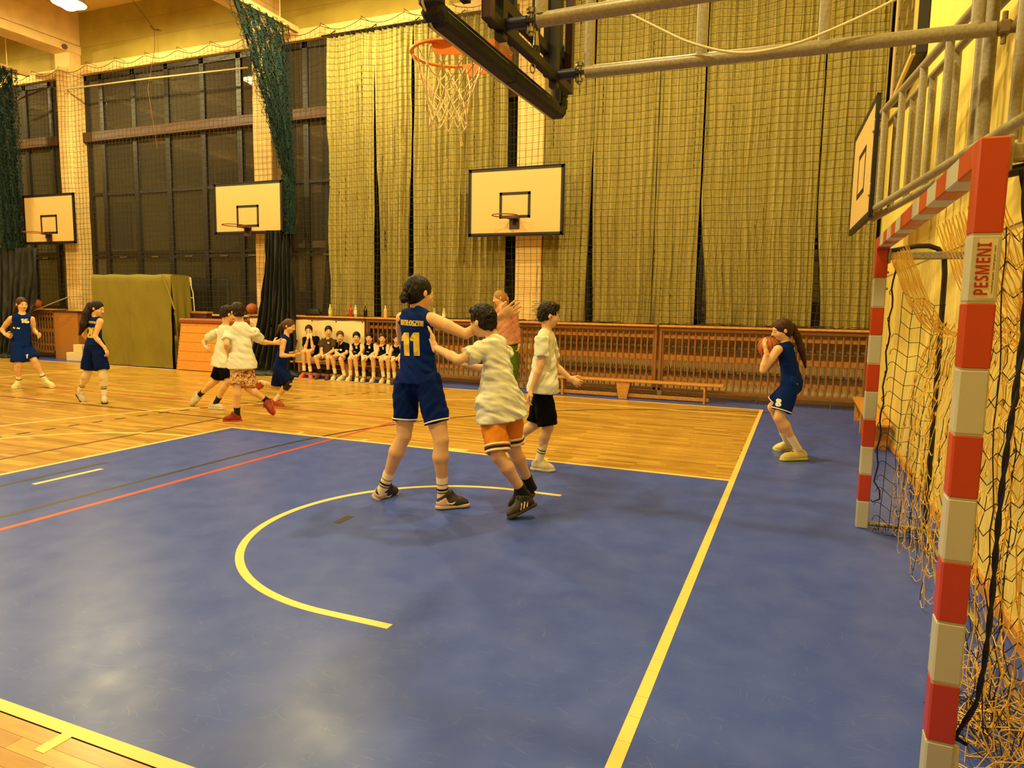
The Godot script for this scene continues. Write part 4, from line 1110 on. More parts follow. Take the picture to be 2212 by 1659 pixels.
func build_gym() -> void:
	gym_bench(Vector3(-2.2, 0, -7.6), 0.0, 3.25, "long pale wooden gym bench on the floor before the slatted radiator covers", [-0.33, 0.0, 0.41])
	gym_bench(Vector3(1.37, 0, -5.75), PI / 2, 2.6, "wooden gym bench along the end wall behind the goal")
	gym_bench(Vector3(-7.75, 0, -7.64), 0.0, 2.9, "low wooden bench that the row of waiting girls sits on")
	# vaulting box: five tiers and a padded top
	var t := thing("vaulting_box", "pale wooden vaulting box of five tiers with a brown padded top", "vaulting box", Vector3(-11.15, 0, -7.48))
	for k in 5:
		var y0 := 0.02 + k * 0.2; var y1 := y0 + 0.194
		var b := MB.new()
		var wx := func(y: float) -> float: return 0.86 - 0.11 * y
		var wz := func(y: float) -> float: return 0.26 - 0.06 * y
		var lo := [Vector3(-wx.call(y0), y0, -wz.call(y0)), Vector3(wx.call(y0), y0, -wz.call(y0)), Vector3(wx.call(y0), y0, wz.call(y0)), Vector3(-wx.call(y0), y0, wz.call(y0))]
		var hi := [Vector3(-wx.call(y1), y1, -wz.call(y1)), Vector3(wx.call(y1), y1, -wz.call(y1)), Vector3(wx.call(y1), y1, wz.call(y1)), Vector3(-wx.call(y1), y1, wz.call(y1))]
		for i in 4:
			var j := (i + 1) % 4; b.quad(lo[i], lo[j], hi[j], hi[i], (lo[i] + lo[j]) * 0.5 - Vector3(0, y0, 0))
		b.quad(hi[0], hi[1], hi[2], hi[3], Vector3.UP); b.quad(lo[0], lo[1], lo[2], lo[3], Vector3.DOWN)
		obj(b, "tier", MATS.oak_vault, t)
		b = MB.new()
		for s in [-1, 1]:
			for y in [0.06, 0.13]: b.cyl(Vector3(s * (wx.call(y0) - 0.03), y0 + y, wz.call(y0) - 0.005), Vector3(s * (wx.call(y0) - 0.03), y0 + y, wz.call(y0) + 0.003), 0.008, 0.008, 6)
		obj(b, "screw", MATS.dark_wood, t)
	boxo("padded_top", Vector3(0, 1.07, 0), Vector3(1.62, 0.11, 0.44), mat("vault_leather", Color(0.55, 0.28, 0.10), 0.55), t, 0.03)
	# draped rack
	t = thing("draped_rack", "tall rack hidden under an olive green cloth", "rack", Vector3(-13.4, 0, -7.35))
	for x in [-1.2, 0.0, 1.15]:
		for z in [-0.03, -0.4]: boxo("upright", Vector3(x, 1.0, z), Vector3(0.04, 2.0, 0.04), MATS.steel_dark, t)
	var f := FastNoiseLite.new(); f.seed = 4; f.frequency = 0.7
	var b := MB.new()
	for part in [[-1.27, 0.02, 0.0], [-0.02, 1.22, 0.012]]:
		# front and top of each cloth
		var g := []
		for i in 30:
			var row := []
			for j in 42:
				var s := j / 41.0; var x: float = lerp(part[0], part[1], s); var k := i / 29.0
				var y: float; var z: float
				if k < 0.18:
					y = 2.06 + 0.01 * sin(x * 8.0); z = lerp(-0.45, 0.02, k / 0.18)
				else:
					var d := (k - 0.18) / 0.82; y = lerp(2.05, 0.02, d)
					z = 0.03 + 0.03 * d * sin(x * 7.0 + 2.0 * f.get_noise_2d(x * 2.0, d)) + 0.02 * f.get_noise_2d(x * 3.0, d * 3.0) + part[2]
				row.append(Vector3(x, y, z))
			g.append(row)
		b.sheet(g, 0.004)
	obj(b, "cloth", MATS.cloth_green, t)
	b = MB.new(); var gs := []
	for i in 24:
		var row := []; var k := i / 23.0
		for j in 26:
			var s := j / 25.0
			var flare := 0.16 * k * (1.0 - 0.3 * s)
			row.append(Vector3(1.22 + flare + 0.045 * k * sin(s * 14.0 + k), lerp(2.05, 0.02, k), lerp(0.04, -0.45, s)))
		gs.append(row)
	b.sheet(gs, 0.004); obj(b, "cloth_side", MATS.cloth_green, t)
	b = MB.new(); b.tube([Vector3(0.98, 2.05, 0.05), Vector3(1.18, 1.72, 0.075), Vector3(1.32, 1.42, 0.1), Vector3(1.38, 1.3, 0.1)], 0.02, 6); obj(b, "fold", MATS.cloth_green, t)
	# white chair standing on a brown chest behind it
	t = thing("chest", "dark brown wooden chest behind the vaulting box", "chest", Vector3(-12.0, 0, -7.83))
	boxo("body", Vector3(0, 0.61, 0), Vector3(0.7, 1.22, 0.17), MATS.dark_wood, t, 0.005); boxo("lid", Vector3(0, 1.245, 0), Vector3(0.76, 0.05, 0.19), MATS.oak, t, 0.006)
	t = thing("chair", "white painted chair standing on the brown chest", "chair", Vector3(-12.28, 1.27, -7.83))
	boxo("backrest", Vector3(-0.06, 0.66, -0.03), Vector3(0.3, 0.2, 0.02), mat("chair_white", Color(0.93, 0.86, 0.66), 0.5), t, 0.008)
	boxo("seat", Vector3(-0.06, 0.30, 0.0), Vector3(0.32, 0.025, 0.17), MATS.chair_white, t, 0.008)
	for x in [-0.19, 0.09]:
		b = MB.new(); b.tube([Vector3(x, 0.74, -0.03), Vector3(x, 0.52, -0.04), Vector3(x + 0.03, 0.42, -0.05), Vector3(x + 0.03, 0.0, -0.075)], 0.013, 8); obj(b, "rear_leg", MATS.chair_white, t)
		b = MB.new(); b.cyl(Vector3(x, 0.29, 0.07), Vector3(x + 0.01, 0.0, 0.075), 0.012, 0.012, 8); obj(b, "front_leg", MATS.chair_white, t)
	# banner on the radiator cover
	t = thing("banner", "wrinkled white vinyl banner with red print hung behind the bench", "banner", Vector3(-9.0, 0, -7.79))
	var g2 := []
	for i in 16:
		var row := []
		for j in 50:
			var x: float = lerp(-1.5, 1.47, j / 49.0)
			row.append(Vector3(x, lerp(0.26, 1.16, i / 15.0) - 0.012 * abs(sin(x * 5.2)) * i / 15.0, 0.012 + 0.008 * sin(x * 5.2 + i * 0.25) + 0.006 * sin(x * 13.0 - i * 0.4)))
		g2.append(row)
	b = MB.new(); b.sheet(g2, 0.002); obj(b, "sheet", MATS.banner, t)
	b = MB.new()
	for x in [-1.46, -1.0, -0.4, 0.2, 0.8, 1.43]: b.cyl(Vector3(x, 1.135, 0.02), Vector3(x, 1.135, 0.026), 0.014, 0.014, 8)
	obj(b, "eyelet", MATS.steel_dark, t)
	text_mesh(t, "lettering", "TRZ", Vector3(-0.72, 0.49, 0.03), 0.25, 0.56, Basis.IDENTITY, MATS.red_print, 0.002, true)
	text_mesh(t, "lettering", "M", Vector3(0.36, 0.66, 0.03), 0.13, 0.12, Basis.IDENTITY, mat("grey_print", Color(0.3, 0.28, 0.25), 0.6), 0.002, true)
	# emblem drawn in red strokes at the left end
	b = MB.new()
	for k in 3:
		var pts := []
		for i in 17: pts.append(Vector3(-1.2 + 0.16 * cos(TAU * i / 16.0) * (1.0 - 0.25 * k) + 0.02 * k, 0.82 + 0.12 * sin(TAU * i / 16.0) * (1.0 - 0.25 * k), 0.03))
		b.tube(pts, 0.008, 4, false)
	b.tube([Vector3(-1.3, 0.45, 0.03), Vector3(-1.18, 0.36, 0.03), Vector3(-1.08, 0.46, 0.03)], 0.008, 4); b.tube([Vector3(-1.28, 0.36, 0.03), Vector3(-1.08, 0.36, 0.03)], 0.008, 4)
	obj(b, "emblem", MATS.red_print, t)
	# low white stepped block by the far column
	t = thing("step_block", "small cream stepped block at the foot of the far column", "block", Vector3(-15.75, 0, -7.66))
	boxo("lower_step", Vector3(0, 0.1, 0), Vector3(0.56, 0.2, 0.16), MATS.banner, t, 0.006); boxo("upper_step", Vector3(0.13, 0.3, 0), Vector3(0.3, 0.2, 0.16), MATS.banner, t, 0.006)
	# gathered dividing nets, their rails and the dark drapes below
	gathered_net("dividing_net", Vector3(-9.33, 0, 0), -6.35, -7.72, -7.68, -7.86, 2.9, 6.95, "dark green dividing net gathered in a bundle beside the bare window", 5)
	gathered_net("dividing_net", Vector3(-17.6, 0, 0), -6.9, -7.75, -7.2, -7.75, 2.7, 7.0, "dark green dividing net gathered at the left edge of the hall", 6)
	drape("drape", [Vector2(-9.62, -7.4), Vector2(-9.3, -7.8)], [Vector2(-10.05, -7.3), Vector2(-9.0, -7.55)], 0.02, 2.95, "dark green tarpaulin drape bunched below the dividing net, beside the banner", 15)
	drape("drape", [Vector2(-18.2, -7.4), Vector2(-16.85, -7.55)], [Vector2(-18.3, -7.3), Vector2(-17.35, -7.45)], 0.02, 2.72, "dark tarpaulin drape at the far left edge, behind the girl numbered 16", 16)
	for r in [[-9.33, "steel rail that carries the dividing net beside the bare window"], [-17.6, "steel rail that carries the leftmost dividing net"]]:
		b = MB.new(); b.box(Vector3(r[0], 7.03, 0), Vector3(0.07, 0.09, 16.2)); b.box(Vector3(r[0], 6.97, 0), Vector3(0.1, 0.02, 16.2))
		var zz := -7.6
		while zz < 8: b.cyl(Vector3(r[0], 7.06, zz), Vector3(r[0], CEIL, zz), 0.012, 0.012, 6); zz += 3.0
		tag(obj(b, "net_rail", MATS.cream), r[1], "rail", "rails of the dividing nets")
	# tie ropes round the far column, cord hanging from the frieze
	b = MB.new(); b.tube([Vector3(-17.4, 1.12, -7.6), Vector3(-15.95, 1.56, -7.7), Vector3(-15.9, 1.57, -7.97)], 0.012, 6)
	tag(obj(b, "rope", mat("rope_grey", Color(0.6, 0.56, 0.45), 0.8)), "taut pale rope from the far column down to the left sill", "rope")
	b = MB.new(); b.tube([Vector3(-13.9, 8.3, -8.0), Vector3(-13.45, 7.65, -8.2), Vector3(-13.42, 7.6, -8.22), Vector3(-13.4, 7.2, -8.2), Vector3(-13.32, 6.2, -7.9), Vector3(-13.1, 4.9, -7.9)], 0.006, 5); b.tube([Vector3(-13.52, 7.68, -8.2), Vector3(-13.42, 7.58, -8.2), Vector3(-13.26, 7.56, -8.2)], 0.012, 5)
	tag(obj(b, "cord", mat("cord_brown", Color(0.4, 0.26, 0.1), 0.8)), "thin cord with a hook dangling before the upper frieze", "cord")
	b = MB.new()
	for y in [1.45, 1.52, 1.6]:
		b.tube([Vector3(-4.02, y, -7.93), Vector3(-3.92, y + 0.02, -7.9), Vector3(-3.84, y - 0.02, -7.92), Vector3(-3.95, y - 0.03, -7.9)], 0.012, 5)
	b.tube([Vector3(-3.93, 1.6, -7.92), Vector3(-3.95, 1.9, -7.93), Vector3(-3.93, 2.25, -7.94)], 0.008, 5); b.tube([Vector3(-3.9, 1.45, -7.91), Vector3(-4.0, 1.3, -7.9), Vector3(-3.85, 1.25, -7.9)], 0.008, 5)
	tag(obj(b, "rope", MATS.rope_grey), "knotted rope tied round the net at the pale column", "rope")
	b = MB.new(); b.cyl(Vector3(-16.0, 7.42, -7.9), Vector3(-15.9, 7.4, -7.86), 0.06, 0.06, 10)
	tag(obj(b, "siren", mat("siren_red", Color(0.3, 0.12, 0.06), 0.5)), "small round brown siren on the end of the left beam", "siren")

# ---------------------------------------------------------------- people
func lin(c: Color) -> Color:
	return c.srgb_to_linear()

func bounds(pts: Array, pad: float) -> Array:
	var lo: Vector3 = pts[0]; var hi: Vector3 = pts[0]
	for p in pts:
		lo = lo.min(p); hi = hi.max(p)
	return [lo - Vector3.ONE * pad, hi + Vector3.ONE * pad]

func add_hand(V: PackedVector3Array, I: PackedInt32Array, wr: Vector3, tip: Vector3, palm: Vector3, s: float, cell: float, curl: float, spread: float, thumb_side: float) -> void:
	var L := 0.17 * s
	var dir := (tip - wr).normalized()
	palm = (palm - dir * palm.dot(dir)).normalized()
	var side := dir.cross(palm).normalized() * thumb_side    # towards the thumb
	var b := bounds([wr, wr + dir * L * 1.05, wr + palm * L * 0.6 + dir * L * 0.5, wr + side * L * 0.5, wr - side * L * 0.4, wr - palm * L * 0.2], 0.03 * s)
	var F := Field.new(b[0], b[1], cell)
	var kn := wr + dir * L * 0.48
	F.cap(wr - dir * 0.02 * s, wr + dir * 0.02 * s, 0.024 * s, 0.026 * s, 0.01)
	F.cap(wr + dir * 0.02 * s, kn - dir * 0.01 * s, 0.028 * s, 0.038 * s, 0.012, palm, 0.5)
	var len := [0.46, 0.51, 0.47, 0.37]
	for f in 4:
		var u: float = (1.5 - f) / 1.5
		var at := kn + side * u * 0.030 * s + dir * (0.0 if f != 3 else -0.008 * s)
		var fd := (dir + side * u * spread).normalized()
		var seg: float = len[f] * L
		var r := 0.0088 * s
		var ang := 0.0
		for k in 3:
			ang += curl * [0.5, 1.0, 0.8][k]
			var e: Vector3 = at + (fd * cos(ang) + palm * sin(ang)) * seg * [0.45, 0.31, 0.24][k]
			F.cap(at, e, r, r * 0.92, 0.004); at = e; r *= 0.93
	var t0 := wr + dir * L * 0.14 + side * 0.024 * s + palm * 0.008 * s
	var t1 := t0 + (dir * 0.7 + side * 0.75 + palm * 0.25).normalized() * 0.045 * s
	var t2 := t1 + (dir * 0.95 + side * (0.35 - curl * 0.3) + palm * (0.15 + curl * 0.3)).normalized() * 0.035 * s
	F.cap(t0, t1, 0.014 * s, 0.0115 * s, 0.008); F.cap(t1, t2, 0.011 * s, 0.009 * s, 0.004)
	F.net(V, I)

# the body: one continuous skin from head to ankles
func person(key: String, label: String, w: Dictionary) -> Node3D:
	var P: Dictionary = POSES[key][1].duplicate()
	for q in ["l", "r"]:
		for e in ["toe", "heel"]:
			var v: Vector3 = P[q + e]
			if v.y < 0.06: v.y = 0.0
			P[q + e] = v
	var root := thing("person", label, "person", POSES[key][0])
	var s: float = w.size; var cell: float = w.cell; var fine: float = w.fine
	var A: Vector3 = (P.neck - P.hip).normalized()
	var across: Vector3 = (P.rsh - P.lsh); across = (across - A * across.dot(A)).normalized()
	var front := A.cross(across).normalized()
	var hacross: Vector3 = (P.rhip - P.lhip).normalized()
	var hfront := Vector3.UP.cross(hacross).normalized()
	var bulk: float = w.get("bulk", 1.0)
	# ---- skin
	var V := PackedVector3Array(); var I := PackedInt32Array()
	var all := []
	for k in P: all.append(P[k])
	var b := bounds(all, 0.14 * s)
	var F := Field.new(b[0], b[1], cell)
	var mid: Vector3 = P.hip.lerp(P.neck, 0.45)
	F.cap(P.neck - A * 0.09 * s, mid, 0.105 * s * bulk, 0.088 * s * bulk, 0.02, front, 0.62)
	F.cap(mid, P.hip, 0.088 * s * bulk, 0.100 * s * bulk, 0.03, front, 0.7)
	F.cap(P.lsh.lerp(P.rsh, 0.14), P.lsh.lerp(P.rsh, 0.86), 0.048 * s, 0.048 * s, 0.03)
	F.cap(P.neck - A * 0.02, P.head.lerp(P.neck, 0.35), 0.05 * s, 0.044 * s, 0.03)
	for q in ["l", "r"]:
		var sh: Vector3 = P[q + "sh"]; var el: Vector3 = P[q + "el"]; var wr: Vector3 = P[q + "wr"]
		F.cap(sh, sh.lerp(el, 0.45), 0.047 * s, 0.043 * s * bulk, 0.025); F.cap(sh.lerp(el, 0.45), el, 0.042 * s * bulk, 0.034 * s, 0.012)
		F.cap(el, el.lerp(wr, 0.3), 0.034 * s, 0.037 * s, 0.012); F.cap(el.lerp(wr, 0.3), wr, 0.036 * s, 0.024 * s, 0.012)
		var hp: Vector3 = P[q + "hip"]; var kn: Vector3 = P[q + "kn"]; var an: Vector3 = P[q + "an"]
		var back: Vector3 = -hfront
		F.cap(hp, hp.lerp(kn, 0.5), 0.083 * s * bulk, 0.074 * s * bulk, 0.03); F.cap(hp.lerp(kn, 0.5), kn, 0.073 * s * bulk, 0.052 * s, 0.015)
		var shin := (an - kn); var cb := back - shin.normalized() * back.dot(shin.normalized())
		F.cap(kn, kn + shin * 0.3 + cb * 0.012 * s, 0.05 * s, 0.053 * s * bulk, 0.015); F.cap(kn + shin * 0.3 + cb * 0.012 * s, kn + shin * 0.72, 0.053 * s * bulk, 0.037 * s, 0.015); F.cap(kn + shin * 0.72, an, 0.037 * s, 0.034 * s, 0.01)
	F.net(V, I)
	for q in ["l", "r"]:
		var pn: Vector3 = w.get(q + "palm", front)
		var el: Vector3 = P[q + "el"]; var wr: Vector3 = P[q + "wr"]
		add_hand(V, I, wr, P[q + "tip"], pn, s * 1.0, fine * 1.1, w.get(q + "curl", 0.45), w.get("spread", 0.16), w.get(q + "thumb", 1.0))
	# ---- head on a finer grid
	var hs: float = 0.235 * w.get("head", s)
	var fwd: Vector3 = (P.nose - P.head).normalized()
	var hu: Vector3 = ((P.head - P.neck).normalized() * 0.5 + Vector3.UP).normalized(); hu = (hu - fwd * hu.dot(fwd)).normalized()
	var T := Basis(fwd.cross(hu) * -1.0, hu, fwd)      # x to the person's left... mirrored sides are alike
	var hc: Vector3 = P.head
	var at := func(x: float, y: float, z: float) -> Vector3: return hc + T * (Vector3(x, y, z) * hs)
	var R := func(x: float, y: float, z: float) -> Vector3: return Vector3(x, y, z) * hs
	var head_from := V.size()
	F = Field.new(hc - Vector3.ONE * hs * 0.72, hc + Vector3.ONE * hs * 0.62, fine)
	F.ell(at.call(0, 0.09, -0.06), R.call(0.335, 0.385, 0.42), T, 0.01)
	F.ell(at.call(0, -0.13, 0.09), R.call(0.275, 0.35, 0.30), T, 0.015)
	F.ell(at.call(0, -0.36, 0.21), R.call(0.13, 0.10, 0.12), T, 0.02)
	F.cap(at.call(0, -0.2, -0.1), P.neck.lerp(P.head, 0.2), 0.046 * s, 0.048 * s, 0.02)
	F.ell(at.call(0, 0.09, 0.31), R.call(0.21, 0.05, 0.07), T, 0.012)
	for sx in [-1.0, 1.0]:
		F.ell(at.call(sx * 0.15, -0.13, 0.25), R.call(0.10, 0.09, 0.09), T, 0.02)
		F.ell(at.call(sx * 0.13, 0.005, 0.43), R.call(0.075, 0.05, 0.07), T, 0.0, true)
		F.ell(at.call(sx * 0.128, 0.0, 0.325), R.call(0.062, 0.05, 0.055), T, 0.003)
		F.ell(at.call(sx * 0.34, -0.04, -0.03), R.call(0.04, 0.105, 0.07), T, 0.008)
	F.cap(at.call(0, 0.03, 0.375), at.call(0, -0.12, 0.455), 0.033 * hs, 0.052 * hs, 0.012)
	F.ell(at.call(0, -0.135, 0.40), R.call(0.075, 0.035, 0.05), T, 0.006)
	F.ell(at.call(0, -0.222, 0.375), R.call(0.085, 0.02, 0.035), T, 0.004); F.ell(at.call(0, -0.262, 0.365), R.call(0.07, 0.022, 0.035), T, 0.004)
	F.net(V, I)
	var skin := lin(w.get("skin", Color(0.86, 0.69, 0.51)))
	var C := PackedColorArray(); C.resize(V.size()); C.fill(skin)
	var hair_c: Color = w.hair
	for i in range(head_from, V.size()):
		var p := T.transposed() * (V[i] - hc) / hs
		if p.z < 0.2: continue
		var ax: float = absf(p.x)
		if Vector2((ax - 0.128) / 0.062, (p.y - 0.0) / 0.032).length() < 1.0:
			C[i] = lin(Color(0.82, 0.76, 0.68)) if Vector2(ax - 0.125, p.y).length() > 0.032 else lin(Color(0.12, 0.08, 0.05))
		elif Vector2((ax - 0.13) / 0.085, (p.y - 0.105 + ax * 0.08) / 0.02).length() < 1.0: C[i] = skin.lerp(lin(hair_c), 0.7)
		elif Vector2(p.x / 0.09, (p.y + 0.242) / 0.042).length() < 1.0 and p.z > 0.3: C[i] = lin(Color(0.70, 0.36, 0.30))
	var sm := mat("skin", Color.WHITE, 0.5); sm.vertex_color_use_as_albedo = true
	inst(Field.finish(V, I, C), "body", sm, root)
	# ---- hair
	F = Field.new(hc - Vector3.ONE * hs * 0.75, hc + Vector3.ONE * hs * 0.75, fine * 1.15)
	var short: bool = w.get("short_hair", false)
	if short:
		F.ell(at.call(0, 0.14, -0.09), R.call(0.365, 0.40, 0.44), T, 0.01); F.ell(at.call(0, 0.40, 0.10), R.call(0.25, 0.14, 0.28), T, 0.03); F.ell(at.call(0, -0.10, -0.2), R.call(0.30, 0.30, 0.275), T, 0.02)
		F.ell(at.call(0, -0.16, 0.42), R.call(0.32, 0.46, 0.33), T, 0.0, true); F.cut(-hu + fwd * 0.55, at.call(0, -0.17, 0.0))
	else:
		F.ell(at.call(0, 0.10, -0.075), R.call(0.36, 0.415, 0.45), T, 0.01); F.ell(at.call(0, -0.08, -0.21), R.call(0.33, 0.32, 0.28), T, 0.02)
		F.ell(at.call(0, -0.19, 0.43), R.call(0.265, 0.43, 0.36), T, 0.0, true); F.cut((-hu + fwd * 0.6).normalized(), at.call(0, -0.28, -0.05))
	var fn := FastNoiseLite.new(); fn.seed = int(s * 1000.0) + key.length() * 7; fn.frequency = 1.0
	F.wrinkle(0.014 if short else 0.004, fn, Basis.from_scale(Vector3(38, 20, 38) if short else Vector3(90, 25, 90)) * T.transposed())
	var HV := PackedVector3Array(); var HI := PackedInt32Array()
	F.net(HV, HI)
	if w.has("tail"):
		# tail: points in head units for the root, then metres in the world
		var tl: Array = w.tail; var pts := [at.call(0, 0.08, -0.50)]
		for t in tl: pts.append(pts[0] + t)
		var tb := bounds(pts, 0.07); F = Field.new(tb[0], tb[1], fine * 1.3)
		var tr: float = w.get("tail_r", 0.03)
		for i in pts.size() - 1: F.cap(pts[i], pts[i + 1], tr * (0.8 if i == 0 else 1.0), tr * (1.0 if i < pts.size() - 2 else 0.35), 0.02)
		F.wrinkle(0.006, fn, Basis.from_scale(Vector3(75, 12, 75))); F.net(HV, HI)
	if w.has("bun"):
		var bc: Vector3 = at.call(w.bun.x, w.bun.y, w.bun.z); F = Field.new(bc - Vector3.ONE * 0.09, bc + Vector3.ONE * 0.09, fine)
		for k in 5:
			var a := TAU * k / 5.0; F.ell(bc + T * Vector3(cos(a) * 0.02, sin(a) * 0.022, -0.004), Vector3(0.026, 0.022, 0.026), T * Basis(Vector3.BACK, a), 0.008)
		F.wrinkle(0.005, fn, Basis.from_scale(Vector3.ONE * 70)); F.net(HV, HI)
	var hm := noisy("hair_%s" % hair_c.to_html(), hair_c, 0.5, 51, 0.05, 0.45, 5.0, false)
	hm.uv1_scale = Vector3(7, 1.2, 7); hm.metallic_specular = 0.35
	if not hm.normal_enabled:
		hm.normal_enabled = true; hm.normal_scale = 0.9; hm.normal_texture = hair_strands()
	inst(Field.finish(HV, HI, PackedColorArray()), "hair", hm, root)
	# ---- upper garment
	var top_c: Color = w.top
	b = bounds([P.neck + A * 0.05, P.hip - A * 0.12, P.lsh, P.rsh, P.lel, P.rel] + ([P.lwr, P.rwr] if w.kind == "hoodie" else []), 0.16 * s)
	var tcell := cell * 0.85
	F = Field.new(b[0], b[1], tcell)
	var hem: Vector3 = P.hip - A * (w.get("hem", 0.0) as float)
	var ease: float = w.get("ease", 1.0)
	F.cap(P.neck - A * 0.09 * s, mid, 0.122 * s * bulk, 0.112 * s * bulk * ease, 0.02, front, 0.70)
	F.cap(mid, hem - A * 0.05, 0.112 * s * bulk * ease, (0.150 if w.kind == "tank" else 0.162) * s * bulk * ease, 0.03, front, 0.76 if w.kind == "tank" else 0.95)
	F.cap(P.lsh.lerp(P.rsh, 0.10), P.lsh.lerp(P.rsh, 0.90), 0.056 * s, 0.056 * s, 0.035)
	for q in ["l", "r"]:
		var sh: Vector3 = P[q + "sh"]; var el: Vector3 = P[q + "el"]; var wr: Vector3 = P[q + "wr"]
		if w.kind == "tank":
			F.cap(sh + (sh - P.chest).normalized() * 0.035 * s + Vector3(0, -0.01, 0), sh.lerp(el, 0.8) , 0.062 * s, 0.062 * s, 0.0, Vector3.ZERO, 1.0, false, true)
		elif w.kind == "tee":
			F.cap(sh - (el - sh) * 0.1, sh.lerp(el, 0.68), 0.062 * s, 0.071 * s * bulk, 0.02, Vector3.ZERO, 1.0, true)
		else:
			F.cap(sh, el, 0.066 * s, 0.056 * s, 0.03); F.cap(el, wr.lerp(el, 0.04), 0.056 * s, 0.045 * s, 0.02, Vector3.ZERO, 1.0, false)
	if w.kind == "tee":
		F.cap(P.lhip + A * 0.07 * s, P.rhip + A * 0.07 * s, 0.108 * s * bulk * ease, 0.108 * s * bulk * ease, 0.05)
		F.cap(P.lhip - A * 0.05, P.rhip - A * 0.05, 0.108 * s * bulk * ease, 0.108 * s * bulk * ease, 0.05)
	if w.kind == "hoodie":
		F.cap(P.neck - front * 0.05 + A * 0.03 - across * 0.06, P.neck - front * 0.05 + A * 0.03 + across * 0.06, 0.05, 0.05, 0.03)
	F.ell(P.neck + A * 0.04 * s + front * 0.035 * s, Vector3(0.066, 0.066 if w.kind != "hoodie" else 0.045, 0.064) * s, Basis(across, A, front), 0.0, true)
	var fold := FastNoiseLite.new(); fold.seed = key.length() * 13 + int(P.hip.x * 100.0); fold.frequency = 1.0; fold.fractal_octaves = 2
	var lean: Vector3 = (A * 0.75 + across * float(w.get("fold_lean", 0.5))).normalized(); var la := lean.cross(front).normalized()
	var crease := Basis(la * 4.5, lean * 17.0, front * 6.0).transposed()
	F.wrinkle(w.get("folds", 0.010), fold, crease)
	F.cut(-A, hem)
	var tm := noisy("cloth_%s" % top_c.to_html(), top_c, 0.9, 52, 0.06, 0.12, 3.0, false); tm.metallic_specular = 0.2
	var top := inst(F.mesh(), {"tank": "jersey", "tee": "t_shirt", "hoodie": "hoodie"}[w.kind], tm, root)
	var torso := F
	# ---- shorts or trousers
	var bot_c: Color = w.bottom
	var frac: float = w.get("leg", 0.72)
	b = bounds([P.hip + A * 0.14, P.lhip, P.rhip, P.lkn, P.rkn] + ([P.lan, P.ran] if frac > 1.2 else []), 0.17 * s)
	F = Field.new(b[0], b[1], tcell)
	F.cap(P.hip + A * 0.12 * s, P.hip + A * 0.05 * s, 0.105 * s * bulk, 0.118 * s * bulk, 0.02, front, 0.76); F.cap(P.hip + A * 0.05 * s, P.hip - A * 0.02, 0.118 * s * bulk, 0.124 * s * bulk, 0.02, hfront, 0.80)
	F.cap(P.lhip + A * 0.05 * s , P.rhip + A * 0.05 * s, 0.080 * s * bulk, 0.080 * s * bulk, 0.03)
	var rings := []
	var loose: float = w.get("loose", 1.0)
	for q in ["l", "r"]:
		var hp: Vector3 = P[q + "hip"]; var kn: Vector3 = P[q + "kn"]; var an: Vector3 = P[q + "an"]
		F.cap(hp + (hp - kn).normalized() * 0.03, hp.lerp(kn, min(frac, 1.0)), 0.092 * s * bulk, 0.098 * s * bulk * loose, 0.03, Vector3.ZERO, 1.0, true)
		if frac > 1.2: F.cap(kn, an, 0.09 * s, 0.085 * s, 0.02)
		rings.append([hp.lerp(kn, min(frac, 1.0)), (kn - hp).normalized(), 0.098 * s * bulk * loose])
	F.wrinkle(w.get("folds", 0.010) * 0.8, fold, Basis(la * 12.0, lean * 5.0, front * 7.0).transposed())
	var bm := noisy("cloth_%s" % bot_c.to_html(), bot_c, 0.9, 52, 0.06, 0.12, 3.0, false); bm.metallic_specular = 0.2
	if w.has("pattern"): bm = w.pattern
	var bottoms := inst(F.mesh(), "shorts" if frac < 1.2 else "trousers", bm, root)
	if w.has("trim"):
		for r in rings:
			for tr in w.trim:
				var mb := MB.new(); var pts := []
				var u: Vector3 = r[1].cross(Vector3.FORWARD).normalized(); var v: Vector3 = r[1].cross(u)
				for i in 33:
					var a := TAU * i / 32.0; pts.append(surface_out(F, r[0] - r[1] * (0.012 + tr[0]), u * cos(a) + v * sin(a), r[2]))
				mb.tube(pts, tr[2], 6, false); obj(mb, "hem_trim", mat("trim_%s" % Color(tr[1]).to_html(), tr[1], 0.8), bottoms)
	# ---- legwear, socks and shoes
	for q in ["l", "r"]:
		var kn: Vector3 = P[q + "kn"]; var an: Vector3 = P[q + "an"]; var up := (kn - an).normalized()
		var h: float = w.get("sock_h", 0.11)
		var mb := MB.new()
		mb.tube([an - up * 0.05, an + up * 0.02, an + up * h * 0.6, an + up * (h - 0.004), an + up * h], 0.04, 14, true, [0.041 * s, 0.039 * s, 0.041 * s, 0.044 * s, 0.041 * s])
		var sock := obj(mb, "sock", mat("sock_%s" % Color(w.sock).to_html(), w.sock, 0.9), root)
		for st in w.get("sock_bands", []):
			mb = MB.new(); mb.tube([an + up * st[0], an + up * st[1]], 0.043 * s, 14, false, [0.0425 * s, 0.0432 * s]); obj(mb, "stripe", MATS.black, sock)
		if w.has("legging"):
			mb = MB.new(); mb.tube([kn + (P[q + "hip"] - kn).normalized() * 0.1, kn, kn - up * 0.1, kn - up * 0.19], 0.06, 16, true, [0.068 * s, 0.06 * s, 0.062 * s, 0.055 * s]); obj(mb, "legging", mat("legging", w.legging, 0.8), root)
		if w.has("kneepad") and w.kneepad == q:
			mb = MB.new(); var th: Vector3 = (P[q + "hip"] - kn).normalized()
			mb.tube([kn + th * 0.15, kn + th * 0.08, kn + th * 0.02, kn - up * 0.03, kn - up * 0.10], 0.07, 16, true, [0.078 * s, 0.078 * s, 0.076 * s, 0.07 * s, 0.064 * s]); obj(mb, "knee_pad", MATS.black, root)
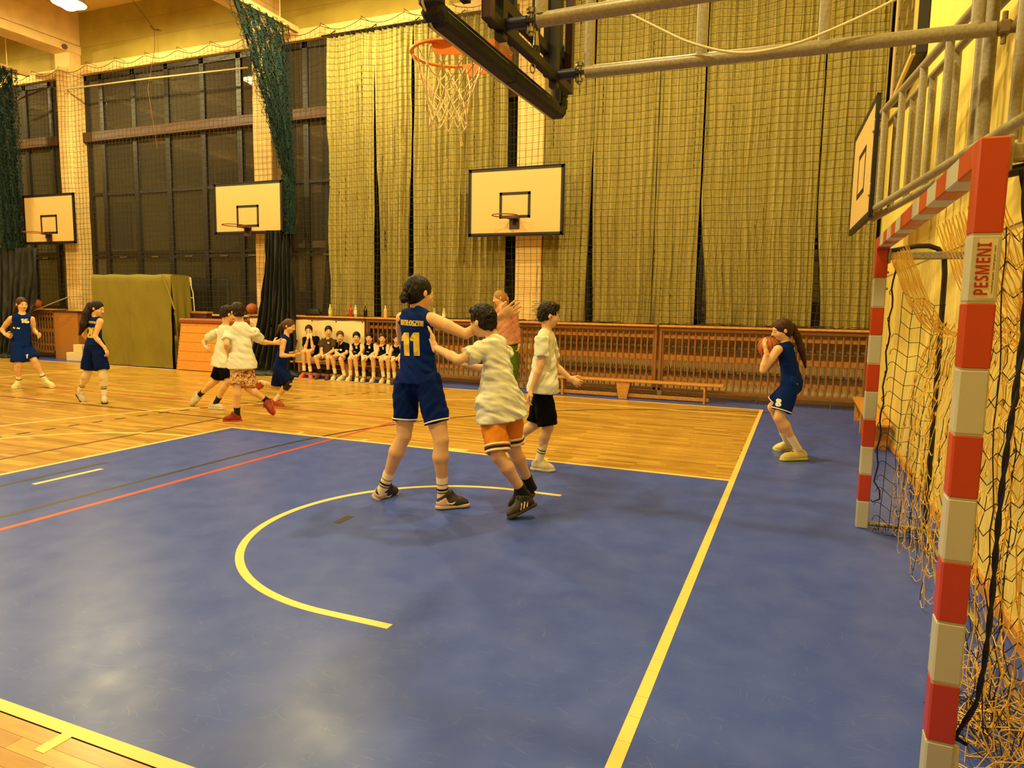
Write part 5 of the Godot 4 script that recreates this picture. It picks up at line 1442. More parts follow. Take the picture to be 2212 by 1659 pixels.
		shoe(root, P[q + "heel"], P[q + "toe"], an, s, maxf(fine * 1.3, 0.006), w.shoe, w.sole, w.get("laces", null), w.get("shoe_marks", ""), w.get("heel", null))
	root.set_meta("torso_field", 0); root.remove_meta("torso_field")
	for tx in w.get("print", []):
		# [text, where on the garment, height, width, facing, colour, on shorts]
		var f: Field = F if tx[6] else torso
		var out: Vector3 = tx[4] if tx[4] is Vector3 else (front if tx[4] == "front" else -front)
		var upv: Vector3 = tx[7] if tx.size() > 7 else A
		upv = (upv - out * upv.dot(out)).normalized()
		wrap_text(bottoms if tx[6] else top, tx[0], tx[1], upv.cross(out), upv, out, tx[2], tx[3], f, mat("print_%s" % Color(tx[5]).to_html(), tx[5], 0.7))
	return root

var strands: NoiseTexture2D
func hair_strands() -> NoiseTexture2D:
	if strands == null:
		strands = noise_tex(54, 0.05, Color.BLACK, Color.WHITE, 3, 256); strands.as_normal_map = true; strands.bump_strength = 6.0
	return strands

func surface_out(F: Field, from: Vector3, dir: Vector3, guess: float) -> Vector3:
	var t := guess * 1.5
	while t > guess * 0.4:
		if F.value(from + dir * t) < 0.0: break
		t -= 0.003
	return from + dir * (t + 0.002)

func shoe(root: Node, heel: Vector3, toe: Vector3, an: Vector3, s: float, cell: float, up_c: Color, sole_c: Color, laces, marks: String, heel_c = null) -> void:
	var ax := (toe - heel).normalized()
	var L := maxf(heel.distance_to(toe), 0.245 * s)
	toe = heel + ax * L if heel.distance_to(toe) < L else toe
	var side := ax.cross((an - heel).normalized()).normalized(); var u := side.cross(ax).normalized()
	var b := bounds([heel, toe, an + u * 0.02], 0.06 * s)
	var F := Field.new(b[0], b[1], cell)
	var wd := 0.043 * s
	F.cap(heel + ax * 0.05 * s + u * 0.045, toe - ax * 0.075 * s + u * 0.040, wd * 0.95, wd * 1.0, 0.02)
	F.cap(toe - ax * 0.10 * s + u * 0.036, toe - ax * 0.038 * s + u * 0.028, wd, wd * 0.85, 0.02)
	var col := heel + ax * 0.062 * s + u * 0.098 * s
	F.cap(heel + ax * 0.055 * s + u * 0.05, col, wd * 0.98, wd * 1.02, 0.015)
	F.cap(heel + ax * 0.15 * s + u * 0.045, heel + ax * 0.10 * s + u * 0.092 * s, wd * 0.8, wd * 0.7, 0.02)
	F.cap(heel + ax * 0.15 * s + u * 0.07 * s, heel + ax * 0.115 * s + u * 0.115 * s, 0.026 * s, 0.022 * s, 0.012, side.cross(u), 0.5)
	F.cut(-u, heel + u * 0.014); F.cut((u + ax * -0.62).normalized(), col + u * 0.012)
	var m := noisy("shoe_%s" % up_c.to_html(), up_c, 0.6, 53, 0.08, 0.18, 8.0, false)
	var o := inst(F.mesh(), "shoe", m, root)
	F = Field.new(b[0], b[1], cell)
	F.cap(heel + ax * 0.043 * s + u * 0.012, heel.lerp(toe, 0.45) + u * 0.012, wd * 1.08, wd * 1.0, 0.01); F.cap(heel.lerp(toe, 0.45) + u * 0.012, toe - ax * 0.042 * s + u * 0.012, wd * 1.0, wd * 1.12, 0.01)
	F.cut(-u, heel + u * 0.001); F.cut(u, heel + u * 0.026)
	inst(F.mesh(), "sole", mat("sole_%s" % sole_c.to_html(), sole_c, 0.6), o)
	if heel_c != null:
		F = Field.new(b[0], b[1], cell)
		F.cap(heel + ax * 0.05 * s + u * 0.045, heel + ax * 0.11 * s + u * 0.04, wd * 1.03, wd * 1.0, 0.02); F.cap(heel + ax * 0.055 * s + u * 0.05, col - u * 0.012, wd * 1.06, wd * 1.09, 0.015)
		F.cut(-u, heel + u * 0.02); F.cut((ax + u * 0.5).normalized(), heel + ax * 0.085 * s + u * 0.05); F.cut((u + ax * -0.62).normalized(), col - u * 0.014)
		inst(F.mesh(), "heel_panel", mat("heel_%s" % Color(heel_c).to_html(), heel_c, 0.6), o)
	if laces != null:
		var mb := MB.new()
		for k in 4:
			var c: Vector3 = heel.lerp(toe, 0.52 + k * 0.085) + u * (0.099 - k * 0.013) * s
			mb.tube([c - side * 0.022, c + u * 0.006, c + side * 0.022], 0.003, 5)
		var top := heel.lerp(toe, 0.48) + u * 0.108 * s
		for sd in [-1, 1]: mb.tube([top, top + side * sd * 0.02 + u * 0.018, top + side * sd * 0.04 + u * 0.012, top + side * sd * 0.03, top], 0.0025, 5)
		obj(mb, "laces", mat("lace_%s" % Color(laces).to_html(), laces, 0.8), o)
	if marks != "":
		for sd in [-1, 1]:
			var mb := MB.new()
			if marks == "stripes":
				for k in 3:
					var c: Vector3 = heel.lerp(toe, 0.36 + k * 0.11) + side * sd * (wd + 0.003)
					mb.cyl(c + u * 0.028, c + u * 0.068 - ax * 0.03 - side * sd * 0.008, 0.005, 0.005, 5)
			else:
				mb.tube([heel.lerp(toe, 0.62) + u * 0.06 + side * sd * wd * 0.9, heel.lerp(toe, 0.45) + u * 0.036 + side * sd * (wd + 0.003), heel.lerp(toe, 0.3) + u * 0.042 + side * sd * (wd + 0.002), heel.lerp(toe, 0.1) + u * 0.07 + side * sd * wd * 0.85], 0.006, 5, true, [0.004, 0.007, 0.006, 0.002])
			obj(mb, "side_mark", mat("shoe_mark", Color(0.86, 0.8, 0.68), 0.6), o)

# lettering laid over a garment: every corner is pushed back until it meets the cloth
func wrap_text(parent: Node, s: String, c: Vector3, right: Vector3, up: Vector3, out: Vector3, height: float, width: float, F: Field, m: Material) -> void:
	var tm := TextMesh.new(); tm.text = s; tm.depth = 0.0; tm.pixel_size = 0.01; tm.font_size = 64; tm.curve_step = 3.0
	var f := SystemFont.new(); f.font_names = PackedStringArray(["Droid Sans"]); f.font_weight = 700; tm.font = f
	var bb := tm.get_aabb()
	var arr := tm.surface_get_arrays(0)
	var vs: PackedVector3Array = arr[Mesh.ARRAY_VERTEX]; var ix = arr[Mesh.ARRAY_INDEX]
	var tris := []
	var cnt: int = ix.size() if ix != null and ix.size() else vs.size()
	for i in range(0, cnt, 3):
		var t := []
		for k in 3: t.append(vs[ix[i + k]] if ix != null and ix.size() else vs[i + k])
		tris.append(t)
	for round_ in 2:
		var more := []
		for t in tris:
			var a: Vector3 = t[0]; var b: Vector3 = t[1]; var d: Vector3 = t[2]
			if maxf(a.distance_to(b), maxf(b.distance_to(d), d.distance_to(a))) * width / bb.size.x < 0.016: more.append(t)
			else:
				var ab := (a + b) * 0.5; var bd := (b + d) * 0.5; var da := (d + a) * 0.5
				more.append_array([[a, ab, da], [ab, b, bd], [da, bd, d], [ab, bd, da]])
		tris = more
	var mb := MB.new()
	var bold := minf(0.07 * height, 0.012)
	for shift in [-bold, 0.0, bold]:
		wrap_pass(mb, tris, c + right * shift, right, up, out, height, width, bb, F)
	obj(mb, "lettering", m, parent)

func wrap_pass(mb: MB, tris: Array, c: Vector3, right: Vector3, up: Vector3, out: Vector3, height: float, width: float, bb: AABB, F: Field) -> void:
	var seen := {}
	for t in tris:
		var q := []
		for p: Vector3 in t:
			if not seen.has(p):
				var w := c + right * ((p.x - bb.position.x) / bb.size.x - 0.5) * width + up * ((p.y - bb.position.y) / bb.size.y - 0.5) * height
				var k := 0.22
				while k > -0.2 and F.value(w + out * k) > 0.0: k -= 0.006
				while k < 0.22 and F.value(w + out * k) <= 0.0: k += 0.001
				seen[p] = w + out * (k + 0.0035)
			q.append(seen[p])
		mb.flat(q[0], q[1], q[2], out)

# joints of every person, in metres from the point on the floor between the feet
const POSES := {
	"girl11": [Vector3(-2.162, 0, -0.559), {"hip": Vector3(0.044, 0.986, -0.007), "chest": Vector3(0.034, 1.322, -0.003), "neck": Vector3(0.033, 1.470, -0.003), "head": Vector3(0.034, 1.607, -0.036), "nose": Vector3(0.082, 1.589, -0.153), "lsh": Vector3(-0.118, 1.411, -0.049), "lel": Vector3(-0.238, 1.235, -0.237), "lwr": Vector3(-0.108, 1.467, -0.377), "ltip": Vector3(-0.014, 1.645, -0.416), "rsh": Vector3(0.176, 1.412, 0.014), "rel": Vector3(0.413, 1.309, -0.051), "rwr": Vector3(0.626, 1.440, -0.193), "rtip": Vector3(0.750, 1.524, -0.244), "lhip": Vector3(-0.065, 0.897, -0.027), "lkn": Vector3(-0.074, 0.522, -0.002), "lan": Vector3(-0.266, 0.092, -0.009), "ltoe": Vector3(-0.286, -0.035, -0.196), "rhip": Vector3(0.146, 0.903, 0.005), "rkn": Vector3(0.273, 0.530, 0.050), "ran": Vector3(0.266, 0.106, 0.009), "rtoe": Vector3(0.418, -0.005, -0.118), "lheel": Vector3(-0.329, 0.011, 0.038), "rheel": Vector3(0.233, 0.003, 0.055)}],
	"boyorange": [Vector3(-1.304, 0, -0.774), {"hip": Vector3(-0.163, 0.785, 0.132), "chest": Vector3(-0.202, 1.139, 0.148), "neck": Vector3(-0.223, 1.295, 0.157), "head": Vector3(-0.306, 1.406, 0.170), "nose": Vector3(-0.431, 1.383, 0.134), "lsh": Vector3(-0.280, 1.199, 0.267), "lel": Vector3(-0.362, 1.140, 0.430), "lwr": Vector3(-0.594, 1.217, 0.353), "ltip": Vector3(-0.639, 1.341, 0.328), "rsh": Vector3(-0.218, 1.171, -0.040), "rel": Vector3(-0.382, 1.021, -0.156), "rwr": Vector3(-0.576, 1.050, -0.130), "rtip": Vector3(-0.654, 1.103, -0.098), "lhip": Vector3(-0.197, 0.749, 0.211), "lkn": Vector3(-0.116, 0.459, 0.286), "lan": Vector3(0.030, 0.167, 0.139), "ltoe": Vector3(-0.024, 0.031, 0.248), "rhip": Vector3(-0.130, 0.741, 0.043), "rkn": Vector3(-0.125, 0.478, 0.008), "ran": Vector3(-0.030, 0.164, -0.139), "rtoe": Vector3(-0.103, 0.024, -0.109), "lheel": Vector3(0.119, 0.079, 0.102), "rheel": Vector3(0.001, 0.087, -0.173)}],
	"boyblack": [Vector3(-1.816, 0, -2.088), {"hip": Vector3(0.141, 0.764, -0.015), "chest": Vector3(0.154, 1.136, -0.020), "neck": Vector3(0.158, 1.303, -0.022), "head": Vector3(0.179, 1.439, -0.030), "nose": Vector3(0.280, 1.416, -0.094), "lsh": Vector3(0.137, 1.203, -0.165), "lel": Vector3(0.173, 0.955, -0.266), "lwr": Vector3(0.316, 0.841, -0.282), "ltip": Vector3(0.397, 0.796, -0.293), "rsh": Vector3(0.179, 1.224, 0.143), "rel": Vector3(0.186, 0.993, 0.183), "rwr": Vector3(0.113, 0.769, 0.213), "rtip": Vector3(0.069, 0.650, 0.231), "lhip": Vector3(0.112, 0.709, -0.111), "lkn": Vector3(0.046, 0.406, -0.106), "lan": Vector3(-0.154, 0.238, -0.066), "ltoe": Vector3(-0.202, 0.082, -0.025), "rhip": Vector3(0.166, 0.731, 0.062), "rkn": Vector3(0.233, 0.410, 0.077), "ran": Vector3(0.154, 0.122, 0.066), "rtoe": Vector3(0.277, 0.015, 0.059), "lheel": Vector3(-0.212, 0.256, -0.064), "rheel": Vector3(0.066, 0.004, 0.070)}],
	"girl8": [Vector3(0.488, 0, -3.856), {"hip": Vector3(-0.023, 0.787, 0.145), "chest": Vector3(-0.090, 1.045, 0.194), "neck": Vector3(-0.125, 1.194, 0.187), "head": Vector3(-0.154, 1.321, 0.199), "nose": Vector3(-0.261, 1.291, 0.243), "lsh": Vector3(-0.178, 1.130, 0.360), "lel": Vector3(-0.303, 0.920, 0.433), "lwr": Vector3(-0.278, 1.092, 0.423), "ltip": Vector3(-0.313, 1.220, 0.394), "rsh": Vector3(-0.134, 1.114, 0.017), "rel": Vector3(-0.285, 0.904, 0.036), "rwr": Vector3(-0.257, 1.078, 0.068), "rtip": Vector3(-0.262, 1.210, 0.114), "lhip": Vector3(-0.046, 0.758, 0.252), "lkn": Vector3(-0.128, 0.438, 0.318), "lan": Vector3(0.050, 0.148, 0.234), "ltoe": Vector3(-0.090, 0.021, 0.345), "rhip": Vector3(-0.031, 0.738, 0.040), "rkn": Vector3(-0.205, 0.494, -0.018), "ran": Vector3(-0.050, 0.116, -0.234), "rtoe": Vector3(-0.168, 0.032, -0.207), "lheel": Vector3(0.163, 0.011, 0.165), "rheel": Vector3(0.021, 0.007, -0.328), "ball": Vector3(-0.271, 1.144, 0.247)}],
	"girl16": [Vector3(-11.488, 0, -3.772), {"hip": Vector3(-0.079, 0.731, 0.076), "chest": Vector3(-0.052, 1.073, 0.065), "neck": Vector3(-0.036, 1.243, 0.058), "head": Vector3(-0.030, 1.404, 0.056), "nose": Vector3(0.180, 1.377, 0.099), "lsh": Vector3(0.039, 1.158, -0.048), "lel": Vector3(-0.024, 0.969, -0.109), "lwr": Vector3(0.159, 0.905, -0.055), "ltip": Vector3(0.296, 0.895, -0.025), "rsh": Vector3(-0.139, 1.164, 0.176), "rel": Vector3(-0.366, 0.974, 0.194), "rwr": Vector3(-0.156, 0.898, 0.270), "rtip": Vector3(0.039, 0.875, 0.298), "lhip": Vector3(-0.068, 0.690, 0.017), "lkn": Vector3(0.107, 0.462, -0.001), "lan": Vector3(0.119, 0.170, -0.125), "ltoe": Vector3(0.389, 0.052, -0.117), "rhip": Vector3(-0.080, 0.695, 0.130), "rkn": Vector3(-0.035, 0.398, 0.177), "ran": Vector3(-0.119, 0.124, 0.125), "rtoe": Vector3(-0.052, 0.015, 0.248), "lheel": Vector3(0.066, 0.077, -0.146), "rheel": Vector3(-0.143, 0.040, 0.091)}],
	"girl20": [Vector3(-9.059, 0, -3.078), {"hip": Vector3(0.128, 0.872, 0.028), "chest": Vector3(0.126, 1.112, 0.029), "neck": Vector3(0.151, 1.253, 0.019), "head": Vector3(0.188, 1.379, 0.004), "nose": Vector3(0.285, 1.348, -0.036), "lsh": Vector3(-0.070, 1.187, -0.020), "lel": Vector3(-0.192, 0.993, -0.056), "lwr": Vector3(-0.204, 0.851, -0.159), "ltip": Vector3(-0.202, 0.793, -0.214), "rsh": Vector3(0.260, 1.195, 0.017), "rel": Vector3(0.232, 0.978, 0.094), "rwr": Vector3(0.335, 0.819, 0.029), "rtip": Vector3(0.362, 0.718, -0.003), "lhip": Vector3(0.026, 0.826, 0.006), "lkn": Vector3(-0.033, 0.433, 0.041), "lan": Vector3(-0.227, 0.200, 0.012), "ltoe": Vector3(-0.189, 0.011, 0.029), "rhip": Vector3(0.175, 0.832, 0.009), "rkn": Vector3(0.266, 0.447, 0.025), "ran": Vector3(0.227, 0.177, -0.012), "rtoe": Vector3(0.318, 0.015, 0.058), "lheel": Vector3(-0.330, 0.095, 0.001), "rheel": Vector3(0.148, 0.064, -0.067)}],
	"boyA": [Vector3(-7.222, 0, -3.473), {"hip": Vector3(0.252, 0.638, -0.023), "chest": Vector3(0.286, 1.015, -0.037), "neck": Vector3(0.308, 1.177, -0.046), "head": Vector3(0.342, 1.338, -0.060), "nose": Vector3(0.384, 1.300, -0.153), "lsh": Vector3(0.113, 1.073, -0.084), "lel": Vector3(-0.114, 0.935, -0.056), "lwr": Vector3(0.003, 0.865, 0.026), "ltip": Vector3(0.122, 0.827, 0.085), "rsh": Vector3(0.499, 1.075, 0.016), "rel": Vector3(0.542, 0.870, -0.034), "rwr": Vector3(0.543, 0.748, -0.143), "rtip": Vector3(0.541, 0.705, -0.196), "lhip": Vector3(0.167, 0.591, -0.063), "lkn": Vector3(0.097, 0.390, -0.056), "lan": Vector3(-0.210, 0.172, -0.049), "ltoe": Vector3(-0.323, 0.086, -0.035), "rhip": Vector3(0.325, 0.604, 0.001), "rkn": Vector3(0.422, 0.406, 0.048), "ran": Vector3(0.210, 0.119, 0.049), "rtoe": Vector3(0.335, 0.010, 0.051), "lheel": Vector3(-0.279, 0.212, -0.074), "rheel": Vector3(0.066, 0.043, 0.054)}],
	"boyB": [Vector3(-5.909, 0, -2.920), {"hip": Vector3(-0.090, 0.718, 0.064), "chest": Vector3(-0.088, 1.057, 0.063), "neck": Vector3(-0.099, 1.249, 0.068), "head": Vector3(-0.123, 1.382, 0.078), "nose": Vector3(-0.253, 1.344, -0.009), "lsh": Vector3(-0.237, 1.142, 0.125), "lel": Vector3(-0.169, 0.981, 0.237), "lwr": Vector3(-0.267, 0.848, 0.105), "ltip": Vector3(-0.283, 0.768, 0.068), "rsh": Vector3(0.029, 1.128, -0.039), "rel": Vector3(-0.035, 0.995, -0.229), "rwr": Vector3(-0.022, 0.975, -0.429), "rtip": Vector3(0.023, 0.989, -0.556), "lhip": Vector3(-0.130, 0.689, 0.102), "lkn": Vector3(-0.089, 0.468, 0.161), "lan": Vector3(-0.128, 0.120, 0.134), "ltoe": Vector3(-0.256, 0.010, 0.186), "rhip": Vector3(-0.068, 0.685, 0.001), "rkn": Vector3(-0.027, 0.424, 0.038), "ran": Vector3(0.128, 0.247, -0.134), "rtoe": Vector3(0.242, 0.094, -0.127), "lheel": Vector3(-0.093, 0.009, 0.087), "rheel": Vector3(0.126, 0.265, -0.187)}],
	"girlrun": [Vector3(-6.676, 0, -4.099), {"hip": Vector3(0.177, 0.554, -0.030), "chest": Vector3(0.226, 0.847, -0.050), "neck": Vector3(0.266, 1.030, -0.067), "head": Vector3(0.312, 1.172, -0.086), "nose": Vector3(0.412, 1.141, -0.105), "lsh": Vector3(0.215, 0.936, -0.164), "lel": Vector3(0.120, 0.746, -0.190), "lwr": Vector3(0.261, 0.771, -0.227), "ltip": Vector3(0.331, 0.800, -0.256), "rsh": Vector3(0.316, 0.949, 0.053), "rel": Vector3(0.316, 0.751, 0.097), "rwr": Vector3(0.474, 0.753, 0.010), "rtip": Vector3(0.560, 0.793, -0.047), "lhip": Vector3(0.128, 0.514, -0.085), "lkn": Vector3(0.078, 0.263, -0.086), "lan": Vector3(-0.165, 0.323, -0.029), "ltoe": Vector3(-0.270, 0.250, -0.008), "rhip": Vector3(0.230, 0.527, 0.024), "rkn": Vector3(0.366, 0.345, 0.011), "ran": Vector3(0.165, 0.116, 0.029), "rtoe": Vector3(0.272, 0.007, 0.028), "lheel": Vector3(-0.204, 0.376, -0.035), "rheel": Vector3(0.059, 0.031, 0.008)}],
	"coach": [Vector3(-4.139, 0, -7.156), {"hip": Vector3(-0.002, 0.845, 0.028), "chest": Vector3(-0.082, 1.282, 0.061), "neck": Vector3(-0.122, 1.487, 0.077), "head": Vector3(-0.161, 1.651, 0.093), "nose": Vector3(-0.273, 1.609, 0.172), "lsh": Vector3(0.093, 1.396, 0.032), "lel": Vector3(0.142, 1.104, -0.010), "lwr": Vector3(0.183, 0.851, -0.005), "ltip": Vector3(0.170, 0.724, 0.022), "rsh": Vector3(-0.317, 1.388, 0.028), "rel": Vector3(-0.383, 1.096, -0.031), "rwr": Vector3(-0.279, 0.859, 0.034), "rtip": Vector3(-0.213, 0.751, 0.061), "lhip": Vector3(0.058, 0.808, 0.025), "lkn": Vector3(0.087, 0.409, 0.035), "lan": Vector3(0.069, 0.082, -0.002), "ltoe": Vector3(0.035, 0.012, 0.121), "rhip": Vector3(-0.077, 0.801, -0.006), "rkn": Vector3(-0.070, 0.401, 0.034), "ran": Vector3(-0.069, 0.074, 0.002), "rtoe": Vector3(-0.096, 0.020, 0.121), "lheel": Vector3(0.085, 0.005, -0.051), "rheel": Vector3(-0.058, 0.003, -0.057)}],
	"seat1": [Vector3(-8.613, 0, -7.360), {"hip": Vector3(-0.073, 0.529, -0.280), "chest": Vector3(-0.088, 0.700, -0.260), "neck": Vector3(-0.117, 0.813, -0.240), "head": Vector3(-0.113, 0.955, -0.210), "nose": Vector3(-0.028, 0.924, -0.060), "lsh": Vector3(0.056, 0.790, -0.240), "lel": Vector3(0.118, 0.578, -0.040), "lwr": Vector3(0.093, 0.809, -0.020), "ltip": Vector3(0.032, 0.907, -0.070), "rsh": Vector3(-0.234, 0.762, -0.240), "rel": Vector3(-0.064, 0.589, -0.040), "rwr": Vector3(0.013, 0.797, -0.020), "rtip": Vector3(-0.008, 0.906, -0.070), "lhip": Vector3(-0.007, 0.523, -0.270), "lkn": Vector3(0.072, 0.535, 0.060), "lan": Vector3(0.074, 0.188, 0.000), "ltoe": Vector3(0.221, 0.023, 0.160), "rhip": Vector3(-0.123, 0.518, -0.270), "rkn": Vector3(-0.042, 0.530, 0.060), "ran": Vector3(-0.074, 0.199, 0.000), "rtoe": Vector3(-0.062, 0.026, 0.160), "lheel": Vector3(0.024, 0.030, -0.060), "rheel": Vector3(-0.126, 0.041, -0.060)}],
	"seat2": [Vector3(-8.202, 0, -7.360), {"hip": Vector3(-0.083, 0.470, -0.280), "chest": Vector3(-0.076, 0.678, -0.260), "neck": Vector3(-0.062, 0.810, -0.240), "head": Vector3(-0.038, 0.951, -0.210), "nose": Vector3(0.079, 0.921, -0.060), "lsh": Vector3(0.075, 0.749, -0.240), "lel": Vector3(0.136, 0.571, -0.140), "lwr": Vector3(0.100, 0.505, 0.020), "ltip": Vector3(0.057, 0.479, 0.080), "rsh": Vector3(-0.196, 0.740, -0.240), "rel": Vector3(-0.167, 0.559, -0.140), "rwr": Vector3(-0.023, 0.472, 0.020), "rtip": Vector3(0.090, 0.462, 0.080), "lhip": Vector3(-0.019, 0.464, -0.270), "lkn": Vector3(0.141, 0.436, 0.060), "lan": Vector3(0.102, 0.155, 0.000), "ltoe": Vector3(0.177, 0.017, 0.160), "rhip": Vector3(-0.132, 0.459, -0.270), "rkn": Vector3(-0.149, 0.432, 0.060), "ran": Vector3(-0.102, 0.153, 0.000), "rtoe": Vector3(-0.089, 0.020, 0.160), "lheel": Vector3(0.054, -0.001, -0.060), "rheel": Vector3(-0.151, -0.003, -0.060)}],
	"seat3": [Vector3(-7.836, 0, -7.360), {"hip": Vector3(-0.122, 0.466, -0.280), "chest": Vector3(-0.128, 0.615, -0.260), "neck": Vector3(-0.123, 0.718, -0.240), "head": Vector3(-0.122, 0.858, -0.210), "nose": Vector3(-0.012, 0.830, -0.060), "lsh": Vector3(0.009, 0.686, -0.240), "lel": Vector3(0.079, 0.529, -0.140), "lwr": Vector3(-0.002, 0.489, 0.020), "ltip": Vector3(-0.055, 0.499, 0.080), "rsh": Vector3(-0.224, 0.687, -0.240), "rel": Vector3(-0.180, 0.536, -0.140), "rwr": Vector3(0.042, 0.500, 0.020), "rtip": Vector3(0.162, 0.499, 0.080), "lhip": Vector3(-0.059, 0.460, -0.270), "lkn": Vector3(0.081, 0.422, 0.060), "lan": Vector3(0.108, 0.147, 0.000), "ltoe": Vector3(0.063, 0.004, 0.160), "rhip": Vector3(-0.171, 0.455, -0.270), "rkn": Vector3(-0.115, 0.432, 0.060), "ran": Vector3(-0.108, 0.181, 0.000), "rtoe": Vector3(-0.057, 0.015, 0.160), "lheel": Vector3(0.063, -0.008, -0.060), "rheel": Vector3(-0.155, 0.026, -0.060)}],
	"seat4": [Vector3(-7.497, 0, -7.360), {"hip": Vector3(-0.128, 0.480, -0.280), "chest": Vector3(-0.102, 0.611, -0.260), "neck": Vector3(-0.087, 0.713, -0.240), "head": Vector3(-0.076, 0.852, -0.210), "nose": Vector3(0.018, 0.824, -0.060), "lsh": Vector3(0.032, 0.691, -0.240), "lel": Vector3(0.089, 0.570, -0.140), "lwr": Vector3(0.114, 0.508, 0.020), "ltip": Vector3(0.071, 0.492, 0.080), "rsh": Vector3(-0.208, 0.672, -0.240), "rel": Vector3(-0.171, 0.551, -0.140), "rwr": Vector3(-0.004, 0.494, 0.020), "rtip": Vector3(0.124, 0.495, 0.080), "lhip": Vector3(-0.067, 0.474, -0.270), "lkn": Vector3(0.077, 0.446, 0.060), "lan": Vector3(0.075, 0.154, 0.000), "ltoe": Vector3(0.175, 0.012, 0.160), "rhip": Vector3(-0.176, 0.469, -0.270), "rkn": Vector3(-0.040, 0.441, 0.060), "ran": Vector3(-0.075, 0.164, 0.000), "rtoe": Vector3(-0.059, 0.016, 0.160), "lheel": Vector3(0.032, 0.001, -0.060), "rheel": Vector3(-0.120, 0.010, -0.060)}],
	"seat5": [Vector3(-7.151, 0, -7.360), {"hip": Vector3(-0.159, 0.494, -0.280), "chest": Vector3(-0.156, 0.623, -0.260), "neck": Vector3(-0.142, 0.724, -0.240), "head": Vector3(-0.121, 0.853, -0.210), "nose": Vector3(-0.051, 0.825, -0.060), "lsh": Vector3(-0.003, 0.702, -0.240), "lel": Vector3(0.063, 0.575, -0.140), "lwr": Vector3(-0.010, 0.482, 0.020), "ltip": Vector3(-0.043, 0.467, 0.080), "rsh": Vector3(-0.260, 0.693, -0.240), "rel": Vector3(-0.268, 0.552, -0.140), "rwr": Vector3(-0.127, 0.468, 0.020), "rtip": Vector3(-0.012, 0.459, 0.080), "lhip": Vector3(-0.099, 0.488, -0.270), "lkn": Vector3(0.142, 0.447, 0.060), "lan": Vector3(0.111, 0.147, 0.000), "ltoe": Vector3(0.144, 0.012, 0.160), "rhip": Vector3(-0.207, 0.483, -0.270), "rkn": Vector3(-0.078, 0.437, 0.060), "ran": Vector3(-0.111, 0.153, 0.000), "rtoe": Vector3(-0.055, 0.000, 0.160), "lheel": Vector3(0.070, -0.004, -0.060), "rheel": Vector3(-0.153, 0.001, -0.060)}],
	"seat6": [Vector3(-6.764, 0, -7.360), {"hip": Vector3(-0.231, 0.498, -0.280), "chest": Vector3(-0.233, 0.617, -0.260), "neck": Vector3(-0.230, 0.708, -0.240), "head": Vector3(-0.206, 0.854, -0.210), "nose": Vector3(-0.134, 0.826, -0.060), "lsh": Vector3(-0.104, 0.695, -0.240), "lel": Vector3(-0.051, 0.541, -0.140), "lwr": Vector3(-0.146, 0.493, 0.020), "ltip": Vector3(-0.168, 0.505, 0.080), "rsh": Vector3(-0.326, 0.678, -0.240), "rel": Vector3(-0.292, 0.558, -0.140), "rwr": Vector3(-0.218, 0.490, 0.020), "rtip": Vector3(-0.241, 0.502, 0.080), "lhip": Vector3(-0.172, 0.492, -0.270), "lkn": Vector3(0.086, 0.445, 0.060), "lan": Vector3(0.061, 0.165, 0.000), "ltoe": Vector3(0.159, 0.027, 0.160), "rhip": Vector3(-0.277, 0.488, -0.270), "rkn": Vector3(-0.068, 0.438, 0.060), "ran": Vector3(-0.061, 0.177, 0.000), "rtoe": Vector3(-0.025, 0.007, 0.160), "lheel": Vector3(0.023, 0.015, -0.060), "rheel": Vector3(-0.101, 0.026, -0.060)}],
	"seat7": [Vector3(-6.497, 0, -7.360), {"hip": Vector3(-0.199, 0.502, -0.280), "chest": Vector3(-0.186, 0.621, -0.260), "neck": Vector3(-0.173, 0.712, -0.240), "head": Vector3(-0.144, 0.847, -0.210), "nose": Vector3(-0.062, 0.821, -0.060), "lsh": Vector3(-0.060, 0.698, -0.240), "lel": Vector3(0.001, 0.573, -0.140), "lwr": Vector3(0.008, 0.503, 0.020), "ltip": Vector3(-0.026, 0.488, 0.080), "rsh": Vector3(-0.277, 0.681, -0.240), "rel": Vector3(-0.256, 0.562, -0.140), "rwr": Vector3(-0.176, 0.504, 0.020), "rtip": Vector3(-0.188, 0.498, 0.080), "lhip": Vector3(-0.140, 0.497, -0.270), "lkn": Vector3(0.103, 0.449, 0.060), "lan": Vector3(0.076, 0.172, 0.000), "ltoe": Vector3(0.174, 0.026, 0.160), "rhip": Vector3(-0.245, 0.492, -0.270), "rkn": Vector3(-0.069, 0.441, 0.060), "ran": Vector3(-0.076, 0.172, 0.000), "rtoe": Vector3(-0.027, 0.014, 0.160), "lheel": Vector3(0.040, 0.023, -0.060), "rheel": Vector3(-0.114, 0.023, -0.060)}],
}

